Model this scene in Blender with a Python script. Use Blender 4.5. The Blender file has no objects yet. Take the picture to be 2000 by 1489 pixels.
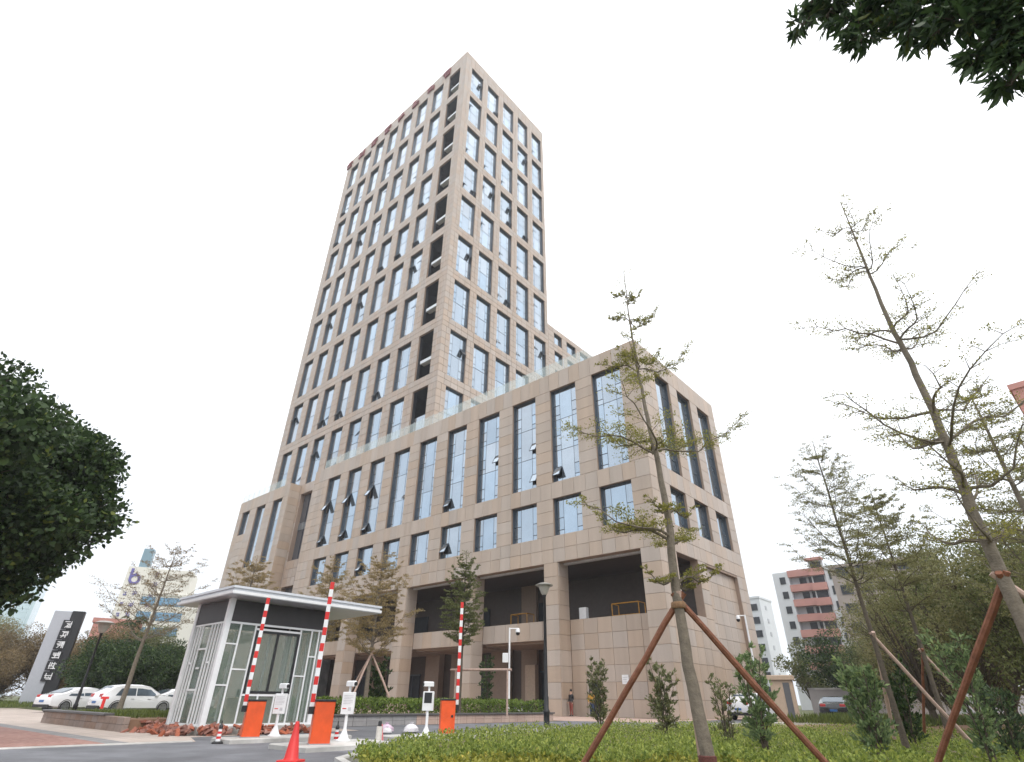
import bpy, math, random
import numpy as np
from mathutils import Vector, Matrix, Euler
R = math.radians
rnd = random.Random(7)
nrg = np.random.default_rng(11)
scene = bpy.context.scene
COL = scene.collection

# ------------------------------------------------------------------ camera
CAMP = Vector((18.882, -38.245, 0.95))
def make_camera(pitch=R(30.405), roll=R(0.69), yaw=R(-41.403), f=1065.28):
    fwd = Vector((math.sin(yaw) * math.cos(pitch), math.cos(yaw) * math.cos(pitch), math.sin(pitch)))
    right = Vector((math.cos(yaw), -math.sin(yaw), 0))
    up = right.cross(fwd)
    r2 = right * math.cos(roll) + up * math.sin(roll)
    u2 = -right * math.sin(roll) + up * math.cos(roll)
    cam = bpy.data.cameras.new("camera")
    cam.sensor_width = 36
    cam.lens = f / 2000 * 36
    cam.clip_start = 0.1
    cam.clip_end = 3000
    o = bpy.data.objects.new("camera", cam)
    COL.objects.link(o)
    o.matrix_world = Matrix(((r2.x, u2.x, -fwd.x, CAMP.x), (r2.y, u2.y, -fwd.y, CAMP.y), (r2.z, u2.z, -fwd.z, CAMP.z), (0, 0, 0, 1)))
    scene.camera = o
    return fwd
FWD = make_camera()

# ------------------------------------------------------------------ sky, sun, exposure
SUN_EL, SUN_AZ = R(50), R(105)          # azimuth clockwise from +Y
world = bpy.data.worlds.new("World")
scene.world = world
world.use_nodes = True
wt = world.node_tree
wt.nodes.clear()
w_out = wt.nodes.new("ShaderNodeOutputWorld")
w_bg = wt.nodes.new("ShaderNodeBackground")
w_bg.inputs["Strength"].default_value = 0.10
w_sky = wt.nodes.new("ShaderNodeTexSky")
w_sky.sky_type = 'NISHITA'
w_sky.sun_disc = False
w_sky.sun_elevation = SUN_EL
w_sky.sun_rotation = SUN_AZ
w_sky.dust_density = 4.0
w_sky.air_density = 1.0
# an even cloud layer: dimmer towards the horizon, like a real overcast sky
w_tc = wt.nodes.new("ShaderNodeTexCoord")
w_sep = wt.nodes.new("ShaderNodeSeparateXYZ")
w_map = wt.nodes.new("ShaderNodeMapRange")
w_map.inputs["From Min"].default_value = -0.02
w_map.inputs["From Max"].default_value = 0.75
w_map.inputs["To Min"].default_value = 0.0
w_map.inputs["To Max"].default_value = 1.0
w_ramp = wt.nodes.new("ShaderNodeMix")
w_ramp.data_type = 'RGBA'
w_ramp.inputs["A"].default_value = (7.2, 7.7, 8.3, 1)
w_ramp.inputs["B"].default_value = (15.0, 15.1, 15.4, 1)
w_mix = wt.nodes.new("ShaderNodeMix")
w_mix.data_type = 'RGBA'
w_mix.inputs["Factor"].default_value = 0.88
wt.links.new(w_tc.outputs["Generated"], w_sep.inputs[0])
wt.links.new(w_sep.outputs["Z"], w_map.inputs["Value"])
wt.links.new(w_map.outputs["Result"], w_ramp.inputs["Factor"])
wt.links.new(w_sky.outputs["Color"], w_mix.inputs["A"])
wt.links.new(w_ramp.outputs["Result"], w_mix.inputs["B"])
wt.links.new(w_mix.outputs["Result"], w_bg.inputs["Color"])
wt.links.new(w_bg.outputs["Background"], w_out.inputs["Surface"])

sun = bpy.data.lights.new("sun", 'SUN')
sun.energy = 1.1
sun.angle = R(25)
sun.color = (1.0, 0.96, 0.9)
sun_o = bpy.data.objects.new("sun", sun)
COL.objects.link(sun_o)
sd = Vector((math.sin(SUN_AZ) * math.cos(SUN_EL), math.cos(SUN_AZ) * math.cos(SUN_EL), math.sin(SUN_EL)))
sun_o.rotation_euler = (-sd).to_track_quat('-Z', 'Y').to_euler()
sun_o.location = (40, -60, 120)

scene.view_settings.view_transform = 'Standard'
scene.view_settings.look = 'None'
scene.view_settings.exposure = 0.54
scene.view_settings.gamma = 1
scene.view_settings.use_curve_mapping = False
scene.render.engine = 'CYCLES'
scene.cycles.max_bounces = 6
scene.cycles.diffuse_bounces = 3
scene.cycles.transparent_max_bounces = 8
scene.cycles.volume_bounces = 0
scene.cycles.use_denoising = True

# ------------------------------------------------------------------ helpers
def nt_new(name):
    m = bpy.data.materials.new(name)
    m.use_nodes = True
    return m, m.node_tree, m.node_tree.nodes["Principled BSDF"]

def mat(name, col, rough=0.6, metal=0.0, var=0.12, scale=6.0, bump=0.0, bscale=None, col2=None, spec=None, objvar=0.0, alpha=None, trans=0.0, coat=0.0, streak=0.0):
    """Principled material with noise between two shades, optional fine bump, optional per-object shade."""
    m, t, b = nt_new(name)
    b.inputs["Roughness"].default_value = rough
    b.inputs["Metallic"].default_value = metal
    if spec is not None:
        b.inputs["Specular IOR Level"].default_value = spec
    if trans:
        b.inputs["Transmission Weight"].default_value = trans
    if coat:
        b.inputs["Coat Weight"].default_value = coat
    if alpha is not None:
        b.inputs["Alpha"].default_value = alpha
    tc = t.nodes.new("ShaderNodeTexCoord")
    geo = t.nodes.new("ShaderNodeNewGeometry")
    n = t.nodes.new("ShaderNodeTexNoise")
    n.inputs["Scale"].default_value = scale
    n.inputs["Detail"].default_value = 6
    n.inputs["Roughness"].default_value = 0.65
    t.links.new(geo.outputs["Position"], n.inputs["Vector"])
    mr = t.nodes.new("ShaderNodeMapRange")
    mr.inputs["From Min"].default_value = 0.3
    mr.inputs["From Max"].default_value = 0.7
    t.links.new(n.outputs["Fac"], mr.inputs["Value"])
    mx = t.nodes.new("ShaderNodeMix")
    mx.data_type = 'RGBA'
    c2 = col2 if col2 else tuple(c * (1 + var) for c in col)
    c1 = col if col2 else tuple(c * (1 - var) for c in col)
    mx.inputs["A"].default_value = (*c1, 1)
    mx.inputs["B"].default_value = (*c2, 1)
    t.links.new(mr.outputs["Result"], mx.inputs["Factor"])
    out = mx.outputs["Result"]
    if objvar:
        oi = t.nodes.new("ShaderNodeObjectInfo")
        ad = t.nodes.new("ShaderNodeMath")
        ad.operation = 'ADD'
        t.links.new(oi.outputs["Random"], ad.inputs[0])
        t.links.new(geo.outputs["Random Per Island"], ad.inputs[1])
        fr = t.nodes.new("ShaderNodeMath")
        fr.operation = 'FRACT'
        t.links.new(ad.outputs[0], fr.inputs[0])
        m2 = t.nodes.new("ShaderNodeMapRange")
        m2.inputs["To Min"].default_value = 1 - objvar
        m2.inputs["To Max"].default_value = 1 + objvar
        t.links.new(fr.outputs[0], m2.inputs["Value"])
        hs = t.nodes.new("ShaderNodeHueSaturation")
        t.links.new(m2.outputs["Result"], hs.inputs["Value"])
        m3 = t.nodes.new("ShaderNodeMapRange")
        m3.inputs["To Min"].default_value = 0.72
        m3.inputs["To Max"].default_value = 1.15
        fr2 = t.nodes.new("ShaderNodeMath")
        fr2.operation = 'MULTIPLY'
        fr2.inputs[1].default_value = 7.13
        t.links.new(fr.outputs[0], fr2.inputs[0])
        fr3 = t.nodes.new("ShaderNodeMath")
        fr3.operation = 'FRACT'
        t.links.new(fr2.outputs[0], fr3.inputs[0])
        t.links.new(fr3.outputs[0], m3.inputs["Value"])
        t.links.new(m3.outputs["Result"], hs.inputs["Saturation"])
        t.links.new(out, hs.inputs["Color"])
        out = hs.outputs["Color"]
    if streak:
        sc = t.nodes.new("ShaderNodeMapping")
        sc.inputs["Scale"].default_value = (1.3, 1.3, 0.05)
        t.links.new(geo.outputs["Position"], sc.inputs["Vector"])
        ns = t.nodes.new("ShaderNodeTexNoise")
        ns.inputs["Scale"].default_value = 1.0
        ns.inputs["Detail"].default_value = 5
        t.links.new(sc.outputs["Vector"], ns.inputs["Vector"])
        ms = t.nodes.new("ShaderNodeMapRange")
        ms.inputs["From Min"].default_value = 0.25
        ms.inputs["From Max"].default_value = 0.75
        ms.inputs["To Min"].default_value = 1 - streak
        ms.inputs["To Max"].default_value = 1 + streak
        t.links.new(ns.outputs["Fac"], ms.inputs["Value"])
        h2 = t.nodes.new("ShaderNodeHueSaturation")
        t.links.new(ms.outputs["Result"], h2.inputs["Value"])
        t.links.new(out, h2.inputs["Color"])
        out = h2.outputs["Color"]
    t.links.new(out, b.inputs["Base Color"])
    if bump:
        nb = t.nodes.new("ShaderNodeTexNoise")
        nb.inputs["Scale"].default_value = bscale or scale * 5
        nb.inputs["Detail"].default_value = 4
        t.links.new(geo.outputs["Position"], nb.inputs["Vector"])
        bp = t.nodes.new("ShaderNodeBump")
        bp.inputs["Strength"].default_value = bump
        bp.inputs["Distance"].default_value = 0.02
        t.links.new(nb.outputs["Fac"], bp.inputs["Height"])
        t.links.new(bp.outputs["Normal"], b.inputs["Normal"])
    return m

def leaf_mat(name, dark, light, trans=0.25, rough=0.5, extra=None):
    """Leaves: each blade takes its own shade between two greens; part of the light passes through."""
    m, t, b = nt_new(name)
    geo = t.nodes.new("ShaderNodeNewGeometry")
    rp = t.nodes.new("ShaderNodeValToRGB")
    rp.color_ramp.elements[0].color = (*dark, 1)
    rp.color_ramp.elements[1].color = (*light, 1)
    if extra:
        e = rp.color_ramp.elements.new(0.93)
        e.color = (*light, 1)
        rp.color_ramp.elements[2].color = (*extra, 1)
    t.links.new(geo.outputs["Random Per Island"], rp.inputs["Fac"])
    b.inputs["Roughness"].default_value = rough
    b.inputs["Specular IOR Level"].default_value = 0.3
    t.links.new(rp.outputs["Color"], b.inputs["Base Color"])
    tr = t.nodes.new("ShaderNodeBsdfTranslucent")
    t.links.new(rp.outputs["Color"], tr.inputs["Color"])
    ms = t.nodes.new("ShaderNodeMixShader")
    ms.inputs[0].default_value = trans
    t.links.new(b.outputs[0], ms.inputs[1])
    t.links.new(tr.outputs[0], ms.inputs[2])
    t.links.new(ms.outputs[0], t.nodes["Material Output"].inputs["Surface"])
    return m

class MB:
    def __init__(s):
        s.v, s.f, s.m = [], [], []
    def face(s, pts, mi=0):
        n = len(s.v)
        s.v += [tuple(p) for p in pts]
        s.f.append(tuple(range(n, n + len(pts))))
        s.m.append(mi)
    def box(s, a, b, mi=0, mtx=None):
        x0, y0, z0 = a
        x1, y1, z1 = b
        n = len(s.v)
        c = [(x0, y0, z0), (x1, y0, z0), (x1, y1, z0), (x0, y1, z0), (x0, y0, z1), (x1, y0, z1), (x1, y1, z1), (x0, y1, z1)]
        if mtx is not None:
            c = [tuple(mtx @ Vector(p)) for p in c]
        s.v += c
        for q in ((3, 2, 1, 0), (4, 5, 6, 7), (0, 1, 5, 4), (1, 2, 6, 5), (2, 3, 7, 6), (3, 0, 4, 7)):
            s.f.append(tuple(n + i for i in q))
            s.m.append(mi)
    def bbox(s, a, b, c=0.01, mi=0, mtx=None):
        """box with chamfered upright and top edges"""
        x0, y0, z0 = a
        x1, y1, z1 = b
        def ring(d, z):
            return [(x0 + c + d, y0 + d, z), (x1 - c - d, y0 + d, z), (x1 - d, y0 + c + d, z), (x1 - d, y1 - c - d, z), (x1 - c - d, y1 - d, z), (x0 + c + d, y1 - d, z), (x0 + d, y1 - c - d, z), (x0 + d, y0 + c + d, z)]
        s.loft([ring(0, z0), ring(0, z1 - c), ring(c, z1)], mi, True, mtx)
    def loft(s, rings, mi=0, caps=True, mtx=None, closed=True):
        n0 = len(s.v)
        k = len(rings[0])
        for r in rings:
            s.v += [tuple(mtx @ Vector(p)) if mtx is not None else tuple(p) for p in r]
        for i in range(len(rings) - 1):
            for j in range(k if closed else k - 1):
                a = n0 + i * k + j
                b = n0 + i * k + (j + 1) % k
                s.f.append((a, b, b + k, a + k))
                s.m.append(mi)
        if caps and closed:
            s.f.append(tuple(n0 + k - 1 - j for j in range(k)))
            s.m.append(mi)
            e = n0 + (len(rings) - 1) * k
            s.f.append(tuple(e + j for j in range(k)))
            s.m.append(mi)
    def tube(s, pts, radii, n=6, mi=0, caps=True):
        pts = [Vector(p) for p in pts]
        if not hasattr(radii, '__len__'):
            radii = [radii] * len(pts)
        rings = []
        ref = None
        for i, p in enumerate(pts):
            d = (pts[min(i + 1, len(pts) - 1)] - pts[max(i - 1, 0)])
            d = d.normalized() if d.length > 1e-9 else Vector((0, 0, 1))
            if ref is None:
                ref = Vector((1, 0, 0)) if abs(d.x) < 0.8 else Vector((0, 1, 0))
            u = (ref - d * ref.dot(d)).normalized()
            ref = u
            w = d.cross(u)
            rings.append([p + (u * math.cos(2 * math.pi * j / n) + w * math.sin(2 * math.pi * j / n)) * radii[i] for j in range(n)])
        s.loft(rings, mi, caps)
    def cyl(s, x, y, z0, z1, r0, r1=None, n=16, mi=0):
        r1 = r0 if r1 is None else r1
        s.loft([[(x + r * math.cos(2 * math.pi * j / n), y + r * math.sin(2 * math.pi * j / n), z) for j in range(n)] for r, z in ((r0, z0), (r1, z1))], mi)
    def lathe(s, prof, n=16, mi=0, c=(0, 0, 0)):
        s.loft([[(c[0] + max(r, 1e-4) * math.cos(2 * math.pi * j / n), c[1] + max(r, 1e-4) * math.sin(2 * math.pi * j / n), c[2] + z) for j in range(n)] for r, z in prof], mi)
    def mesh(s, name, mats, smooth=False):
        me = bpy.data.meshes.new(name)
        me.from_pydata(s.v, [], s.f)
        for m in (mats if isinstance(mats, (list, tuple)) else [mats]):
            me.materials.append(m)
        if any(s.m):
            me.polygons.foreach_set("material_index", s.m)
        if smooth:
            me.polygons.foreach_set("use_smooth", [True] * len(s.f))
            try:
                me.set_sharp_from_angle(angle=R(40))
            except Exception:
                pass
        me.update()
        return me
    def build(s, name, mats, parent=None, smooth=False):
        return link(name, s.mesh(name, mats, smooth), parent)

def link(name, data, parent=None, loc=None, rotz=None):
    o = bpy.data.objects.new(name, data)
    COL.objects.link(o)
    if parent is not None:
        o.parent = parent
    if loc is not None:
        o.location = loc
    if rotz is not None:
        o.rotation_euler = (0, 0, rotz)
    return o

def tag(o, label, cat, group=None):
    o['label'] = label
    o['category'] = cat
    if group:
        o['group'] = group
    return o

def thing(name, label, cat, loc=(0, 0, 0), rotz=0.0, group=None):
    return tag(link(name, None, None, loc, rotz), label, cat, group)

def struct(o):
    o['kind'] = 'structure'
    return o

def copy_tree(o, parent=None):
    c = o.copy()
    COL.objects.link(c)
    if parent is not None:
        c.parent = parent
    for ch in list(o.children):
        copy_tree(ch, c)
    return c

def leaf_mesh(name, cen, size, material, axis=None, aspect=0.45, spread=1.0, jitter=0.35, shape=4):
    """one flat blade per centre; axis gives the growing direction, spread how far blades stray from it"""
    cen = np.asarray(cen, float)
    n = len(cen)
    d = nrg.normal(size=(n, 3))
    if axis is not None:
        d = d * spread + np.asarray(axis)
    d /= np.linalg.norm(d, axis=1)[:, None] + 1e-9
    w = np.cross(d, nrg.normal(size=(n, 3)))
    w /= np.linalg.norm(w, axis=1)[:, None] + 1e-9
    L = (size * (1 + jitter * nrg.uniform(-1, 1, n)))[:, None]
    W = L * aspect * 0.5
    nn = np.cross(d, w)
    if shape == 4:
        P = [cen, cen + d * L * 0.45 + w * W, cen + d * L, cen + d * L * 0.45 - w * W]
    else:
        k = nn * L * 0.06
        P = [cen, cen + d * L * 0.3 + w * W + k, cen + d * L * 0.65 + w * W * 0.85 + k, cen + d * L - nn * L * 0.08, cen + d * L * 0.65 - w * W * 0.85 + k, cen + d * L * 0.3 - w * W + k]
    k = len(P)
    V = np.stack(P, 1).reshape(-1, 3)
    me = bpy.data.meshes.new(name)
    me.vertices.add(n * k)
    me.vertices.foreach_set("co", V.ravel())
    me.loops.add(n * k)
    me.loops.foreach_set("vertex_index", np.arange(n * k, dtype=np.int32))
    me.polygons.add(n)
    me.polygons.foreach_set("loop_start", np.arange(0, n * k, k, dtype=np.int32))
    me.polygons.foreach_set("loop_total", np.full(n, k, dtype=np.int32))
    me.materials.append(material)
    me.update()
    me.validate()
    return me

# ------------------------------------------------------------------ materials
STONE = mat("stone_cladding", (0.398, 0.318, 0.254), 0.42, var=0.05, scale=18, bump=0.05, bscale=120, objvar=0.06, streak=0.10)
STONE_TOWER = mat("stone_tower", (0.40, 0.32, 0.262), 0.42, var=0.04, scale=9, objvar=0.045, streak=0.08)
CORE = mat("stone_core", (0.29, 0.21, 0.16), 0.6, var=0.08, scale=4)  # same stone as the cladding, darkened to put shade into the jambs
GLASS = mat("coated_glass", (0.355, 0.43, 0.505), 0.04, 0.85, var=0.07, scale=0.35, objvar=0.10)
FRAME = mat("window_frame", (0.065, 0.08, 0.10), 0.4, 0.3, var=0.1)
DARKIN = mat("dark_interior", (0.016, 0.02, 0.027), 0.7, var=0.3, scale=1.5)
WHITE = mat("white_paint", (0.72, 0.73, 0.745), 0.4, var=0.07, scale=3, streak=0.05)
RAILGLASS, _t, _b = nt_new("rail_glass")
_b.inputs["Base Color"].default_value = (0.62, 0.72, 0.70, 1)
_b.inputs["Roughness"].default_value = 0.08
_b.inputs["Alpha"].default_value = 0.24
METAL = mat("grey_metal", (0.42, 0.43, 0.45), 0.35, 0.7, var=0.05)
ASPHALT = mat("asphalt", (0.135, 0.138, 0.15), 0.85, var=0.2, scale=1.2, bump=0.5, bscale=90)
CONC = mat("concrete", (0.42, 0.41, 0.39), 0.85, var=0.14, scale=2.0, bump=0.25, bscale=60)
SOIL = mat("soil", (0.20, 0.105, 0.065), 0.95, scale=0.5, bump=0.5, bscale=9, col2=(0.30, 0.20, 0.13))
GRASSG = mat("grass_ground", (0.055, 0.085, 0.025), 0.95, scale=0.7, bump=0.5, bscale=30, col2=(0.13, 0.12, 0.05))
BARK = mat("bark_grey_brown", (0.085, 0.068, 0.05), 0.9, var=0.35, scale=14, bump=0.6, bscale=50)
BARK2 = mat("bark_pale", (0.16, 0.135, 0.105), 0.9, var=0.3, scale=12, bump=0.5, bscale=45)
STAKE = mat("stake_wood_rust", (0.12, 0.042, 0.02), 0.75, scale=9, bump=0.4, bscale=40, col2=(0.25, 0.10, 0.055))
STAKE2 = mat("stake_wood_pale", (0.42, 0.30, 0.25), 0.8, var=0.2, scale=10)
ORANGE = mat("barrier_orange", (0.66, 0.082, 0.014), 0.42, var=0.14, scale=3.5, coat=0.15, streak=0.06)
RED = mat("signal_red", (0.58, 0.02, 0.018), 0.45, var=0.08, scale=6)
BLACK = mat("black_paint", (0.014, 0.015, 0.018), 0.4, var=0.2, scale=5)
RUBBER = mat("rubber", (0.02, 0.02, 0.021), 0.75, var=0.2, scale=20)
BRICK = mat("red_brick", (0.29, 0.105, 0.068), 0.9, var=0.22, scale=12, bump=0.4, bscale=60, objvar=0.3)
CARW = mat("car_white", (0.74, 0.75, 0.77), 0.22, var=0.02, coat=0.8)
CARGLASS = mat("car_glass", (0.10, 0.13, 0.16), 0.06, 0.35, var=0.1)
CHROME = mat("wheel_alloy", (0.45, 0.46, 0.48), 0.3, 0.85, var=0.05)
TAIL = mat("tail_lamp", (0.42, 0.012, 0.012), 0.2, var=0.1, coat=0.5)
PLATE = mat("plate_blue", (0.03, 0.12, 0.33), 0.4, var=0.05)
BOOTHGLASS, _t, _b = nt_new("booth_glass")
_b.inputs["Base Color"].default_value = (0.22, 0.28, 0.24, 1)
_b.inputs["Roughness"].default_value = 0.03
_b.inputs["Alpha"].default_value = 0.30

L_DARK = leaf_mat("leaf_dark", (0.016, 0.034, 0.012), (0.06, 0.105, 0.03), 0.25, extra=(0.14, 0.17, 0.03))
L_NEAR = leaf_mat("leaf_near", (0.018, 0.042, 0.018), (0.075, 0.13, 0.042), 0.32, extra=(0.13, 0.15, 0.03))
L_OLIVE = leaf_mat("leaf_olive", (0.13, 0.14, 0.03), (0.34, 0.32, 0.085), 0.55, extra=(0.38, 0.30, 0.08))
L_GREY = leaf_mat("leaf_grey_green", (0.13, 0.135, 0.055), (0.31, 0.295, 0.135), 0.5)
L_BROWN = leaf_mat("leaf_brown", (0.13, 0.092, 0.042), (0.30, 0.225, 0.115), 0.42)
L_YELL = leaf_mat("leaf_yellow_brown", (0.22, 0.165, 0.07), (0.42, 0.33, 0.17), 0.5)
L_MID = leaf_mat("leaf_mid", (0.08, 0.10, 0.035), (0.22, 0.235, 0.09), 0.45)
L_BUSH = leaf_mat("leaf_bush", (0.035, 0.062, 0.032), (0.12, 0.175, 0.075), 0.25, extra=(0.20, 0.26, 0.09))
L_BUSHB = leaf_mat("leaf_bush_olive", (0.085, 0.10, 0.045), (0.235, 0.25, 0.115), 0.45, extra=(0.27, 0.19, 0.09))
L_BUSHG = leaf_mat("leaf_bush_blue", (0.09, 0.145, 0.065), (0.26, 0.34, 0.15), 0.45, extra=(0.36, 0.45, 0.18))
L_COVER = leaf_mat("leaf_cover", (0.10, 0.15, 0.03), (0.33, 0.39, 0.085), 0.42, extra=(0.46, 0.47, 0.11))
L_COVERY = leaf_mat("leaf_cover_yellow", (0.14, 0.15, 0.02), (0.36, 0.35, 0.06), 0.3, extra=(0.62, 0.50, 0.10))
L_HEDGE = leaf_mat("leaf_hedge", (0.06, 0.10, 0.02), (0.20, 0.28, 0.055), 0.35)
L_GRASS = leaf_mat("leaf_grass", (0.06, 0.085, 0.02), (0.16, 0.20, 0.05), 0.25)

# ------------------------------------------------------------------ ground, lane, pavements
def sheet(name, pts, z, material, sub=0):
    mb = MB()
    mb.face([(x, y, z) for x, y in pts])
    return struct(mb.build(name, material))

def paving_mat(name, c1, c2, mortar, bw, bh, off=0.5, rough=0.8, msize=0.012):
    m, t, b = nt_new(name)
    b.inputs["Roughness"].default_value = rough
    geo = t.nodes.new("ShaderNodeNewGeometry")
    br = t.nodes.new("ShaderNodeTexBrick")
    br.inputs["Scale"].default_value = 1
    br.inputs["Brick Width"].default_value = bw
    br.inputs["Row Height"].default_value = bh
    br.inputs["Mortar Size"].default_value = msize
    br.offset = off
    br.inputs["Color1"].default_value = (*c1, 1)
    br.inputs["Color2"].default_value = (*c2, 1)
    br.inputs["Mortar"].default_value = (*mortar, 1)
    n = t.nodes.new("ShaderNodeTexNoise")
    n.inputs["Scale"].default_value = 0.6
    n.inputs["Detail"].default_value = 8
    hs = t.nodes.new("ShaderNodeHueSaturation")
    mr = t.nodes.new("ShaderNodeMapRange")
    mr.inputs["To Min"].default_value = 0.7
    mr.inputs["To Max"].default_value = 1.3
    t.links.new(geo.outputs["Position"], br.inputs["Vector"])
    t.links.new(geo.outputs["Position"], n.inputs["Vector"])
    t.links.new(n.outputs["Fac"], mr.inputs["Value"])
    t.links.new(mr.outputs["Result"], hs.inputs["Value"])
    t.links.new(br.outputs["Color"], hs.inputs["Color"])
    t.links.new(hs.outputs["Color"], b.inputs["Base Color"])
    return m
PAVE = paving_mat("paving_beige_slabs", (0.40, 0.335, 0.29), (0.46, 0.385, 0.34), (0.30, 0.26, 0.22), 0.6, 0.3)
PAVER = paving_mat("paving_red_blocks", (0.27, 0.125, 0.10), (0.36, 0.20, 0.165), (0.22, 0.14, 0.11), 0.24, 0.12)
PAVEG = paving_mat("paving_grey_blocks", (0.20, 0.195, 0.195), (0.25, 0.24, 0.235), (0.15, 0.15, 0.15), 0.4, 0.2)
PLAZA = paving_mat("paving_pink_slabs", (0.42, 0.30, 0.25), (0.47, 0.35, 0.29), (0.3, 0.23, 0.2), 0.8, 0.8, 0.0)

def big_ground():
    mb = MB()
    mb.face([(-900, -900, -0.02), (900, -900, -0.02), (900, 900, -0.02), (-900, 900, -0.02)])
    struct(mb.build("ground", GRASSG))
big_ground()
sheet("road", [(2.4, -90), (14, -90), (14, -34), (9.6, -31.9), (8.4, -30.4), (6.6, -27.6), (4.3, -21), (4.6, -12), (6.0, -7.4), (9.0, 4), (9.6, 60), (1.2, 60), (1.2, -6.5), (-3.0, -8.5), (-3.0, -24.2), (-0.1, -24.6), (0.6, -30.6), (2.4, -31.2)], 0.0, ASPHALT)
sheet("pavement", [(-70, -32.5), (2.4, -32.5), (2.4, -31.2), (0.6, -30.6), (-0.1, -24.6), (-3, -24.2), (-3, -27), (-12, -27), (-35, -26), (-70, -24)], 0.004, PAVE)
sheet("pavement_grey_band", [(-70, -33.0), (2.4, -33.0), (2.4, -32.5), (-70, -32.5)], 0.004, PAVEG)
sheet("pavement_red", [(-70, -90), (2.4, -90), (2.4, -33.0), (-70, -33.0)], 0.004, PAVER)
sheet("plaza_pavement", [(-75, -8.5), (-3, -8.5), (1.2, -6.5), (1.2, 30), (-90, 30), (-90, -8.5)], 0.004, PLAZA)
sheet("soil_ground", [(9.0, 4), (6.0, -7.4), (4.6, -12), (40, -16), (90, 60), (9.6, 60)], -0.004, SOIL)

def kerb(name, pts, w=0.15, h=0.12, material=CONC, label=None):
    mb = MB()
    L, Rr = [], []
    for i, p in enumerate(pts):
        a = Vector(pts[max(i - 1, 0)])
        b = Vector(pts[min(i + 1, len(pts) - 1)])
        d = (b - a).normalized()
        n = Vector((-d.y, d.x)) * w / 2
        L.append(Vector(p) + n)
        Rr.append(Vector(p) - n)
    mb.loft([[(l.x, l.y, -0.03), (r.x, r.y, -0.03), (r.x, r.y, h - 0.02), (r.x * 0.9 + l.x * 0.1, r.y * 0.9 + l.y * 0.1, h), (l.x, l.y, h)] for l, r in zip(L, Rr)])
    return struct(mb.build(name, material))
def patch_asphalt(m):
    t = m.node_tree
    b = t.nodes["Principled BSDF"]
    src = b.inputs["Base Color"].links[0].from_socket
    n = t.nodes.new("ShaderNodeTexNoise")
    n.inputs["Scale"].default_value = 0.35
    n.inputs["Detail"].default_value = 7
    n.inputs["Distortion"].default_value = 1.2
    g = t.nodes.new("ShaderNodeNewGeometry")
    t.links.new(g.outputs["Position"], n.inputs["Vector"])
    r = t.nodes.new("ShaderNodeMapRange")
    r.inputs["From Min"].default_value = 0.35
    r.inputs["From Max"].default_value = 0.65
    r.inputs["To Min"].default_value = 0.72
    r.inputs["To Max"].default_value = 1.3
    h = t.nodes.new("ShaderNodeHueSaturation")
    t.links.new(n.outputs["Fac"], r.inputs["Value"])
    t.links.new(r.outputs["Result"], h.inputs["Value"])
    t.links.new(src, h.inputs["Color"])
    t.links.new(h.outputs["Color"], b.inputs["Base Color"])
patch_asphalt(ASPHALT)
patch_asphalt(CONC)
kerb("kerb", [(14, -34), (9.6, -31.9), (8.4, -30.4), (6.6, -27.6), (5.2, -24), (4.3, -21), (4.2, -16), (4.6, -12), (5.0, -9.6), (6.0, -7.4), (9.0, 4)])
kerb("pavement_kerb", [(2.4, -90), (2.4, -33), (2.4, -31.3)], 0.12, 0.03)

# gently swelling lawn soil under the ground cover, and a rise of red earth behind it
def mound(name, cx, cy, rx, ry, h, material, z0=-0.1, n=28):
    mb = MB()
    rings = []
    for i in range(7):
        f = i / 6
        rings.append([(cx + rx * (1 - f * 0.98) * math.cos(2 * math.pi * j / n) * (1 + 0.08 * math.sin(j * 2.3 + i)), cy + ry * (1 - f * 0.98) * math.sin(2 * math.pi * j / n) * (1 + 0.08 * math.sin(j * 1.7)), z0 + (h - z0) * math.sin(f * math.pi / 2)) for j in range(n)])
    mb.loft(rings)
    return struct(mb.build(name, material, None, True))
mound("soil_mound", 21, -6, 11, 9, 0.5, SOIL)
mound("soil_mound", 16, 12, 7, 9, 0.6, SOIL)
mound("grass_mound", -58, -22, 14, 8, 0.35, GRASSG)

# ------------------------------------------------------------------ the office tower
class Plane:
    def __init__(s, origin, axis):
        s.o = Vector(origin)
        s.ax = axis                                    # 'x': runs along +X, faces -Y;  'y': runs along +Y, faces +X
        s.u = Vector((1, 0, 0)) if axis == 'x' else Vector((0, 1, 0))
        s.inn = Vector((0, 1, 0)) if axis == 'x' else Vector((-1, 0, 0))
        s.rot = 0.0 if axis == 'x' else math.pi / 2
    def pt(s, u, z, d=0.0):
        return s.o + s.u * u + s.inn * d + Vector((0, 0, z))
    def mtx(s):
        return Matrix.Translation(s.o) @ Matrix.Rotation(s.rot, 4, 'Z')

tower = thing("office_tower", "tall beige stone office tower with blue glass windows rising behind its wide stone podium", "office building")
core = MB()
panels = []                                            # (plane, u0, z0, w, h)
PD = 0.05
def solid(pl, u0, u1, z0, z1, nu=1, nz=1, th=0.7, tile=True):
    core.box((u0, PD, z0), (u1, th, z1), 0, pl.mtx())
    if tile:
        for i in range(nu):
            for j in range(nz):
                panels.append((pl, u0 + (u1 - u0) * i / nu, z0 + (z1 - z0) * j / nz, (u1 - u0) / nu, (z1 - z0) / nz))

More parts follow.
